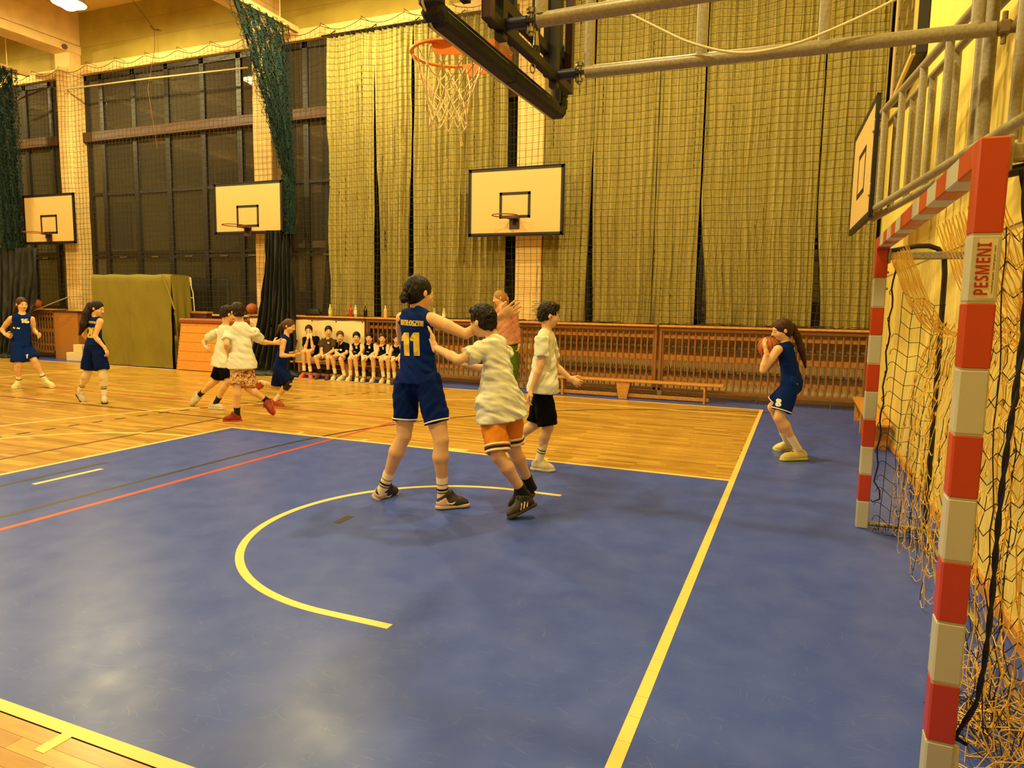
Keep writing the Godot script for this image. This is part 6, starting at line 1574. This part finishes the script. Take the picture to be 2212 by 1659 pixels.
# ---------------------------------------------------------------- distance fields meshed as surface nets
class Field:
	var o: Vector3
	var c: float
	var nx: int
	var ny: int
	var nz: int
	var d: PackedFloat32Array
	func _init(lo: Vector3, hi: Vector3, cell: float) -> void:
		c = cell; o = lo - Vector3.ONE * cell * 2.0
		var e := (hi - o) / cell
		nx = int(e.x) + 4; ny = int(e.y) + 4; nz = int(e.z) + 4
		d.resize(nx * ny * nz); d.fill(1.0)
	func span_of(lo: Vector3, hi: Vector3) -> Array:
		var a := ((lo - o) / c).floor(); var b := ((hi - o) / c).ceil()
		return [clampi(int(a.x), 1, nx - 2), clampi(int(a.y), 1, ny - 2), clampi(int(a.z), 1, nz - 2), clampi(int(b.x), 1, nx - 2), clampi(int(b.y), 1, ny - 2), clampi(int(b.z), 1, nz - 2)]
	# tapered capsule; fd/fs flatten its section along fd; square gives flat ends; carve subtracts it
	func cap(a: Vector3, b: Vector3, ra: float, rb: float, k := 0.02, fd := Vector3.ZERO, fs := 1.0, square := false, carve := false) -> void:
		var m := Vector3.ONE * (maxf(ra, rb) + k + 2.0 * c)
		var s := span_of(a.min(b) - m, a.max(b) + m)
		var ab := b - a; var l2 := maxf(ab.length_squared(), 1e-9); var L := sqrt(l2); var dir := ab / L
		var squash := 1.0 / fs - 1.0; var ik := 0.5 / maxf(k, 1e-5)
		for z in range(s[2], s[5] + 1):
			for y in range(s[1], s[4] + 1):
				var i: int = (z * ny + y) * nx + s[0]
				var p := o + Vector3(s[0], y, z) * c - a
				for x in range(s[0], s[3] + 1):
					var h := clampf(p.dot(ab) / l2, 0.0, 1.0)
					var q := p - ab * h
					var v: float
					if square:
						var ax := p.dot(dir); q = p - dir * ax
						if squash > 0.0: q += fd * (q.dot(fd) * squash)
						v = maxf(q.length() - lerpf(ra, rb, h), maxf(-ax, ax - L))
					else:
						if squash > 0.0: q += fd * (q.dot(fd) * squash)
						v = q.length() - lerpf(ra, rb, h)
					var w := d[i]
					if carve: d[i] = maxf(w, -v)
					elif k <= 0.0: d[i] = minf(w, v)
					else:
						var t := clampf(0.5 + (w - v) * ik, 0.0, 1.0)
						d[i] = lerpf(w, v, t) - k * t * (1.0 - t)
					p.x += c; i += 1
	func ell(at: Vector3, r: Vector3, turn: Basis, k := 0.01, carve := false) -> void:
		var m := Vector3.ONE * (maxf(r.x, maxf(r.y, r.z)) + k + 2.0 * c)
		var s := span_of(at - m, at + m)
		var inv := turn.transposed(); var r2 := r * r; var ik := 0.5 / maxf(k, 1e-5)
		for z in range(s[2], s[5] + 1):
			for y in range(s[1], s[4] + 1):
				var i: int = (z * ny + y) * nx + s[0]
				for x in range(s[0], s[3] + 1):
					var p := inv * (o + Vector3(x, y, z) * c - at)
					var k0 := (p / r).length(); var k1 := maxf((p / r2).length(), 1e-6)
					var v := k0 * (k0 - 1.0) / k1 if k0 > 1e-4 else -minf(r.x, minf(r.y, r.z))
					var w := d[i]
					if carve: d[i] = maxf(w, -v)
					else:
						var t := clampf(0.5 + (w - v) * ik, 0.0, 1.0)
						d[i] = lerpf(w, v, t) - k * t * (1.0 - t)
					i += 1
	func cut(n: Vector3, at: Vector3) -> void:      # keep what lies on the far side of n
		var i := 0; var h := n.dot(at)
		for z in nz:
			for y in ny:
				var v := n.dot(o + Vector3(0, y, z) * c) - h; var st := n.x * c
				for x in nx:
					if d[i] < 0.05 and v > d[i]: d[i] = v
					v += st; i += 1
	func wrinkle(amp: float, f: FastNoiseLite, turn: Basis) -> void:
		var i := 0; var band := 3.0 * c
		for z in nz:
			for y in ny:
				for x in nx:
					var v := d[i]
					if v < band and v > -band:
						var p := turn * (o + Vector3(x, y, z) * c)
						d[i] = v + amp * f.get_noise_3d(p.x, p.y, p.z)
					i += 1
	func value(p: Vector3) -> float:
		var q := (p - o) / c
		var x := clampi(int(q.x), 0, nx - 2); var y := clampi(int(q.y), 0, ny - 2); var z := clampi(int(q.z), 0, nz - 2)
		var f := q - Vector3(x, y, z); var i := (z * ny + y) * nx + x; var sy := nx; var sz := nx * ny
		var a := lerpf(lerpf(d[i], d[i + 1], f.x), lerpf(d[i + sy], d[i + sy + 1], f.x), f.y)
		var b := lerpf(lerpf(d[i + sz], d[i + sz + 1], f.x), lerpf(d[i + sz + sy], d[i + sz + sy + 1], f.x), f.y)
		return lerpf(a, b, f.z)
	# appends the surface to shared lists
	func net(V: PackedVector3Array, I: PackedInt32Array) -> void:
		var cells := {}
		var sy := nx; var sz := nx * ny
		var around := [[1, sy, sz], [sy, sz, 1], [sz, 1, sy]]
		var n := d.size()
		var quads := []
		for i in n:
			if d[i] < 0.0:
				for ax in 3:
					var e: Array = around[ax]; var st: int = e[0]; var u: int = e[1]; var w: int = e[2]
					if d[i + st] >= 0.0: quads.append([i, i - u, i - u - w, i - w])
					if d[i - st] >= 0.0: quads.append([i - st, i - st - w, i - st - u - w, i - st - u])
		var off := [0, 1, sy, sy + 1, sz, sz + 1, sz + sy, sz + sy + 1]
		var edges := [[0, 1], [2, 3], [4, 5], [6, 7], [0, 2], [1, 3], [4, 6], [5, 7], [0, 4], [1, 5], [2, 6], [3, 7]]
		for q in quads:
			var id := PackedInt32Array()
			for k in 4:
				var cell: int = q[k]
				if not cells.has(cell):
					var sum := Vector3.ZERO; var cnt := 0
					for e in edges:
						var da := d[cell + off[e[0]]]; var db := d[cell + off[e[1]]]
						if (da < 0.0) != (db < 0.0):
							var t := da / (da - db)
							var pa := Vector3(e[0] & 1, (e[0] >> 1) & 1, e[0] >> 2); var pb := Vector3(e[1] & 1, (e[1] >> 1) & 1, e[1] >> 2)
							sum += pa.lerp(pb, t); cnt += 1
					var x := cell % nx; var y := (cell / nx) % ny; var z := cell / sz
					cells[cell] = V.size()
					V.append(o + (Vector3(x, y, z) + sum / maxf(cnt, 1)) * c)
				id.append(cells[cell])
			I.append(id[0]); I.append(id[2]); I.append(id[1]); I.append(id[0]); I.append(id[3]); I.append(id[2])
	func mesh() -> ArrayMesh:
		var V := PackedVector3Array(); var I := PackedInt32Array()
		net(V, I)
		return Field.finish(V, I, PackedColorArray())
	static func finish(V: PackedVector3Array, I: PackedInt32Array, C: PackedColorArray) -> ArrayMesh:
		var arr := []; arr.resize(Mesh.ARRAY_MAX)
		arr[Mesh.ARRAY_VERTEX] = V; arr[Mesh.ARRAY_INDEX] = I
		if C.size(): arr[Mesh.ARRAY_COLOR] = C
		var st := SurfaceTool.new(); st.create_from_arrays(arr, Mesh.PRIMITIVE_TRIANGLES); st.generate_normals()
		return st.commit()

func build_people() -> void:
	var navy := Color(0.045, 0.15, 0.44); var gold := Color(0.83, 0.73, 0.28); var white := Color(0.92, 0.935, 0.86)
	var cream := Color(0.93, 0.9, 0.76); var ink := Color(0.03, 0.028, 0.03)
	var brown := Color(0.13, 0.075, 0.045); var blond := Color(0.80, 0.62, 0.34); var chestnut := Color(0.28, 0.16, 0.08)
	var cam := get_node("camera") as Camera3D
	var to_cam := Vector3(sin(0.391), 0, cos(0.391)); var img_right := Vector3(cos(0.391), 0, -sin(0.391))
	var J := func(k: String, j: String) -> Vector3: return POSES[k][1][j]
	var n := "girl11"
	var mid: Vector3 = J.call(n, "hip").lerp(J.call(n, "neck"), 0.5)
	person(n, "tall girl in a navy sleeveless jersey numbered 11 with her arms raised, seen from behind", {
		"size": 1.06, "cell": 0.0105, "fine": 0.0042, "bulk": 1.06, "hair": Color(0.10, 0.055, 0.03), "bun": Vector3(0.0, -0.22, -0.50), "top": navy, "bottom": Color(0.035, 0.125, 0.38), "kind": "tank", "hem": 0.05, "leg": 0.68, "loose": 0.86, "ease": 1.04,
		"trim": [[0.0, cream, 0.006]], "sock": Color(0.93, 0.88, 0.76), "sock_h": 0.14, "sock_bands": [[0.02, 0.028], [0.04, 0.056], [0.085, 0.09]], "shoe": Color(0.20, 0.16, 0.14), "sole": Color(0.75, 0.68, 0.6), "laces": ink, "shoe_marks": "swoosh", "heel": Color(0.80, 0.68, 0.64),
		"rpalm": -to_cam, "lpalm": -img_right, "rthumb": 1.0, "lthumb": 1.0, "rcurl": 0.2, "lcurl": 0.35, "folds": 0.016,
		"print": [["WOŁOSZYN", mid + Vector3(0, 0.155, 0) - img_right * 0.035, 0.042, 0.185, to_cam, gold, false, Vector3(0.03, 1, 0)], ["11", mid + Vector3(0, 0.0, 0) - img_right * 0.045, 0.17, 0.13, to_cam, gold, false, Vector3(-0.05, 1, 0)]]})
	n = "boyorange"
	person(n, "boy in a loose white T-shirt and orange shorts leaning into the girl numbered 11", {
		"size": 0.97, "cell": 0.0105, "fine": 0.0042, "hair": Color(0.11, 0.07, 0.04), "short_hair": true, "top": white, "bottom": Color(0.90, 0.56, 0.17), "kind": "tee", "hem": 0.09, "ease": 1.15, "leg": 0.92, "loose": 0.95, "bulk": 1.0, "folds": 0.02,
		"trim": [[0.0, cream, 0.009], [0.022, ink, 0.008], [0.042, cream, 0.009]], "sock": ink, "sock_h": 0.07, "shoe": Color(0.09, 0.08, 0.07), "sole": Color(0.2, 0.17, 0.12), "laces": ink, "shoe_marks": "stripes",
		"lpalm": -img_right, "rpalm": -img_right, "lthumb": -1.0, "lcurl": 0.15})
	n = "boyblack"
	person(n, "boy in a white T-shirt and long black shorts walking to the right", {
		"size": 0.96, "cell": 0.013, "fine": 0.005, "hair": Color(0.13, 0.08, 0.045), "short_hair": true, "top": white, "bottom": ink, "kind": "tee", "hem": 0.04, "ease": 1.08, "leg": 0.93, "loose": 1.02, "folds": 0.014,
		"sock": Color(0.9, 0.86, 0.74), "sock_h": 0.15, "sock_bands": [[0.05, 0.058], [0.075, 0.085]], "shoe": Color(0.86, 0.81, 0.68), "sole": Color(0.8, 0.76, 0.66), "laces": Color(0.85, 0.8, 0.7),
		"rpalm": img_right, "lpalm": -to_cam, "rcurl": 0.7, "lcurl": 0.8})
	n = "girl8"
	mid = J.call(n, "hip").lerp(J.call(n, "neck"), 0.6)
	person(n, "girl in a navy jersey and shorts numbered 8 holding the ball ready to shoot", {
		"size": 0.97, "cell": 0.015, "fine": 0.0055, "hair": chestnut, "tail": [-to_cam * 0.0 + img_right * 0.05 + Vector3(0, -0.10, 0), img_right * 0.11 + Vector3(0, -0.25, 0), img_right * 0.16 + Vector3(0, -0.42, 0)], "tail_r": 0.036, "top": navy, "bottom": navy, "kind": "tank", "hem": 0.02, "leg": 0.8, "loose": 1.05,
		"trim": [[0.0, cream, 0.006]], "sock": Color(0.9, 0.86, 0.74), "sock_h": 0.12, "shoe": Color(0.93, 0.86, 0.55), "sole": Color(0.75, 0.76, 0.32), "laces": Color(0.9, 0.84, 0.6),
		"lpalm": img_right, "rpalm": img_right, "lcurl": 0.2, "rcurl": 0.25, "spread": 0.3,
		"print": [["PO", mid + Vector3(0, 0.10, 0) + img_right * 0.02, 0.035, 0.06, (to_cam * 0.8 + img_right).normalized(), cream, false], ["8", J.call(n, "lhip").lerp(J.call(n, "lkn"), 0.5) - img_right * 0.05, 0.075, 0.05, (to_cam - img_right * 0.55).normalized(), cream, true, Vector3.UP]]})
	ball(POSES[n][0] + J.call(n, "ball"), "orange basketball in the hands of the girl numbered 8", Color(0.74, 0.38, 0.13), 0.108)
	n = "girl16"
	mid = J.call(n, "hip").lerp(J.call(n, "neck"), 0.6)
	person(n, "girl in a navy jersey numbered 16 running at the far left", {
		"size": 0.97, "cell": 0.018, "fine": 0.0065, "bulk": 1.08, "hair": Color(0.36, 0.21, 0.1), "tail": [-img_right * 0.06 + Vector3(0, -0.1, 0), -img_right * 0.12 + Vector3(0, -0.22, 0)], "tail_r": 0.03, "top": navy, "bottom": navy, "kind": "tank", "hem": 0.03, "leg": 0.86, "loose": 1.05,
		"sock": cream, "sock_h": 0.08, "sock_bands": [[0.02, 0.035]], "shoe": Color(0.92, 0.88, 0.62), "sole": Color(0.85, 0.8, 0.6), "rpalm": -to_cam, "lpalm": -img_right, "lcurl": 0.9,
		"print": [["16", mid + Vector3(0, 0.09, 0) + img_right * 0.085, 0.075, 0.07, to_cam, cream, false], ["~ ~", mid + Vector3(0, -0.03, 0) - img_right * 0.03, 0.03, 0.11, to_cam, cream, false], ["1", J.call(n, "lhip").lerp(J.call(n, "lkn"), 0.66), 0.07, 0.03, to_cam, cream, true, Vector3.UP]]})
	n = "girl20"
	mid = J.call(n, "hip").lerp(J.call(n, "neck"), 0.55)
	person(n, "girl with long loose dark hair in a navy jersey and white leggings, looking back right", {
		"size": 0.93, "cell": 0.018, "fine": 0.0065, "hair": Color(0.15, 0.085, 0.05), "tail": [-img_right * 0.03 + to_cam * 0.04 + Vector3(0, -0.12, 0), -img_right * 0.06 + to_cam * 0.07 + Vector3(0, -0.28, 0), -img_right * 0.12 + to_cam * 0.08 + Vector3(0, -0.42, 0)], "tail_r": 0.055, "top": navy, "bottom": Color(0.045, 0.11, 0.34), "kind": "tank", "hem": 0.03, "leg": 0.88, "loose": 1.1,
		"legging": Color(0.86, 0.80, 0.66), "sock": cream, "sock_h": 0.1, "sock_bands": [[0.04, 0.055], [0.07, 0.08]], "shoe": Color(0.82, 0.78, 0.68), "sole": ink, "rpalm": -img_right, "rcurl": 0.7,
		"print": [["KOZIOŁ", mid + Vector3(0, 0.10, 0), 0.032, 0.15, to_cam, gold, false], ["20", mid + Vector3(0, -0.05, 0), 0.15, 0.14, to_cam, gold, false]]})
	n = "boyA"
	person(n, "boy in a white T-shirt and black shorts sprinting behind the boy in patterned shorts", {
		"size": 0.93, "cell": 0.018, "fine": 0.0065, "hair": Color(0.18, 0.11, 0.06), "short_hair": true, "top": white, "bottom": ink, "kind": "tee", "hem": 0.04, "ease": 1.08, "leg": 0.85, "loose": 0.98, "folds": 0.014,
		"sock": ink, "sock_h": 0.07, "shoe": Color(0.86, 0.82, 0.68), "sole": Color(0.8, 0.75, 0.6), "lcurl": 0.8})
	n = "boyB"
	var pat := noisy("patterned_cloth", Color(0.85, 0.78, 0.58), 0.85, 88, 0.03, 0.0, 3.2, false)
	pat.albedo_texture = noise_tex(88, 0.035, Color(0.35, 0.05, 0.03), Color(1, 0.98, 0.9), 2, 256)
	(pat.albedo_texture as NoiseTexture2D).color_ramp.set_color(0, Color(0.22, 0.08, 0.05)); (pat.albedo_texture as NoiseTexture2D).color_ramp.add_point(0.42, Color(0.7, 0.2, 0.12)); (pat.albedo_texture as NoiseTexture2D).color_ramp.add_point(0.48, Color(1, 0.96, 0.85))
	person(n, "boy in a white T-shirt and red-and-white patterned shorts running with one arm stretched out", {
		"size": 0.95, "cell": 0.017, "fine": 0.006, "hair": Color(0.2, 0.12, 0.055), "short_hair": true, "top": white, "bottom": Color.WHITE, "pattern": pat, "kind": "tee", "hem": 0.05, "ease": 1.12, "leg": 1.0, "loose": 1.0, "folds": 0.014,
		"sock": ink, "sock_h": 0.06, "shoe": Color(0.55, 0.15, 0.06), "sole": Color(0.65, 0.2, 0.08), "laces": ink, "rpalm": -to_cam, "rcurl": 0.15, "spread": 0.25})
	n = "girlrun"
	person(n, "girl in navy with a black knee pad running in front of the banner", {
		"size": 0.86, "cell": 0.018, "fine": 0.0065, "hair": Color(0.42, 0.27, 0.12), "tail": [-img_right * 0.05 + Vector3(0, -0.06, 0), -img_right * 0.10 + Vector3(0, -0.16, 0)], "tail_r": 0.028, "top": navy, "bottom": Color(0.045, 0.11, 0.34), "kind": "tank", "hem": 0.03, "leg": 0.9, "loose": 1.2, "bulk": 1.05, "kneepad": "r",
		"sock": cream, "sock_h": 0.08, "shoe": Color(0.75, 0.30, 0.14), "sole": Color(0.6, 0.35, 0.2), "rpalm": Vector3.UP, "lpalm": Vector3.UP})
	n = "coach"
	person(n, "woman in a dusty pink hoodie and green trousers standing before the radiator cover", {
		"size": 1.05, "cell": 0.018, "fine": 0.0065, "hair": blond, "tail": [img_right * 0.03 + Vector3(0, -0.08, 0), img_right * 0.05 + Vector3(0, -0.15, 0)], "tail_r": 0.03, "top": Color(0.72, 0.50, 0.38), "bottom": Color(0.30, 0.42, 0.10), "kind": "hoodie", "hem": 0.0, "ease": 1.15, "leg": 1.5, "bulk": 1.08, "folds": 0.016,
		"sock": white, "shoe": Color(0.8, 0.76, 0.66), "sole": Color(0.85, 0.8, 0.7), "lcurl": 0.6, "lpalm": Vector3(-1, 0, 0.5)})
	# the row of waiting players on the low bench
	var S := [["seat1", "seated girl in a black T-shirt holding both hands to her face", ink, ink, "tee", Color(0.2, 0.11, 0.055), Color(0.85, 0.36, 0.26), Color(0.9, 0.5, 0.36), cream],
		["seat2", "girl in a grey T-shirt with a badge, second on the bench from the drape", Color(0.30, 0.235, 0.16), Color(0.45, 0.36, 0.3), "tee", Color(0.09, 0.055, 0.04), Color(0.42, 0.1, 0.07), Color(0.25, 0.12, 0.1), ink],
		["seat3", "fair-haired girl in a black printed T-shirt sitting third on the bench", ink, ink, "tee", Color(0.42, 0.27, 0.12), Color(0.9, 0.85, 0.66), Color(0.85, 0.8, 0.6), cream],
		["seat4", "dark-haired girl in a navy jersey sitting fourth on the bench", Color(0.05, 0.07, 0.14), Color(0.03, 0.05, 0.12), "tank", Color(0.09, 0.05, 0.035), Color(0.88, 0.82, 0.66), Color(0.85, 0.8, 0.6), cream],
		["seat5", "girl in a navy jersey looking left, fifth on the bench", Color(0.045, 0.05, 0.09), Color(0.03, 0.05, 0.12), "tank", Color(0.10, 0.06, 0.04), Color(0.85, 0.76, 0.6), Color(0.7, 0.62, 0.5), cream],
		["seat6", "girl in a navy jersey sitting sixth on the bench, left of the standing girl", Color(0.05, 0.06, 0.12), Color(0.03, 0.05, 0.12), "tank", Color(0.26, 0.15, 0.08), Color(0.88, 0.8, 0.62), Color(0.8, 0.7, 0.55), cream],
		["seat7", "seated girl almost hidden behind the girl numbered 11, last on the bench", Color(0.05, 0.06, 0.12), Color(0.03, 0.05, 0.12), "tank", Color(0.15, 0.09, 0.05), Color(0.06, 0.05, 0.05), Color(0.1, 0.1, 0.1), cream]]
	for e in S:
		mid = J.call(e[0], "hip").lerp(J.call(e[0], "neck"), 0.6)
		var w := {"size": 0.86, "cell": 0.019, "fine": 0.0065, "head": 0.9, "hair": e[5], "top": e[2], "bottom": e[3], "kind": e[4], "hem": -0.02, "leg": 0.55, "loose": 1.05, "sock": e[8], "sock_h": 0.055, "shoe": e[6], "sole": e[7], "lcurl": 0.6, "rcurl": 0.6, "lpalm": Vector3.DOWN, "rpalm": Vector3.DOWN, "laces": Color(0.5, 0.4, 0.3)}
		if e[0] == "seat1":
			w.lpalm = Vector3(0, 0, -1); w.rpalm = Vector3(0, 0, -1); w.lcurl = 0.25; w.rcurl = 0.25
		if e[0] == "seat3": w.tail = [Vector3(0.07, -0.12, 0.1), Vector3(0.08, -0.25, 0.18)]; w.tail_r = 0.022
		if e[0] in ["seat4", "seat5", "seat6"]:
			w.print = [["6" if e[0] != "seat6" else "1", mid + Vector3(0.045, 0.03, 0), 0.05, 0.035, Vector3.BACK, cream, false], ["~", mid + Vector3(0, -0.06, 0), 0.02, 0.05, Vector3.BACK, cream, false]]
		elif e[0] == "seat2": w.print = [["o", mid + Vector3(0.05, 0.04, 0), 0.04, 0.04, Vector3.BACK, cream, false]]
		elif e[0] == "seat3": w.print = [["~ ~", mid + Vector3(0, -0.03, 0), 0.04, 0.12, Vector3.BACK, cream, false]]
		person(e[0], e[1], w).set_meta("group", "girls waiting on the low bench")

const LAMP_COLOR := Color(1.0, 0.91, 0.63)
const LAMP_ENERGY := 26.0
const LAMP_GLOW := 14.0

func _ready() -> void:
	# ---- camera, surroundings, exposure
	var cam := Camera3D.new(); cam.name = "camera"
	cam.transform = Transform3D(Basis.from_euler(Vector3(-0.112145, 0.391018, 0.017263)), Vector3(0.52058, 1.52409, 3.98266))
	cam.fov = rad_to_deg(2.0 * atan(829.5 / 1508.1)); cam.near = 0.05; cam.far = 200.0
	add_child(cam); cam.current = true
	var env := Environment.new()
	env.background_mode = Environment.BG_COLOR; env.background_color = Color(0.012, 0.014, 0.02)
	env.tonemap_mode = Environment.TONE_MAPPER_LINEAR; env.tonemap_exposure = 1.0
	env.sdfgi_enabled = true; env.ssao_enabled = true; env.ssil_enabled = true
	var we := WorldEnvironment.new(); we.name = "environment"; we.environment = env; add_child(we)
	make_materials()
	# ---- lamps of the hall
	var names := ["nearest the end wall", "above the free throw lane", "over the half-way line", "over the far half"]
	for i in 4:
		for s in 2:
			high_bay([-1.2, -7.4, -13.0, -19.0][i], 7.2, (-3.6 if i == 0 and s == 0 else [-5.9, 2.6][s]), "round high bay lamp hanging under the ceiling, %s %s" % [["window row,", "rear row,"][s], names[i]])
	# ---- setting
	build_floor(); build_shell(); build_windows()
	# ---- fixtures and furniture
	build_curtains(); build_radiators(); build_baskets(); build_goal(); build_gym()
	# ---- people
	build_people()
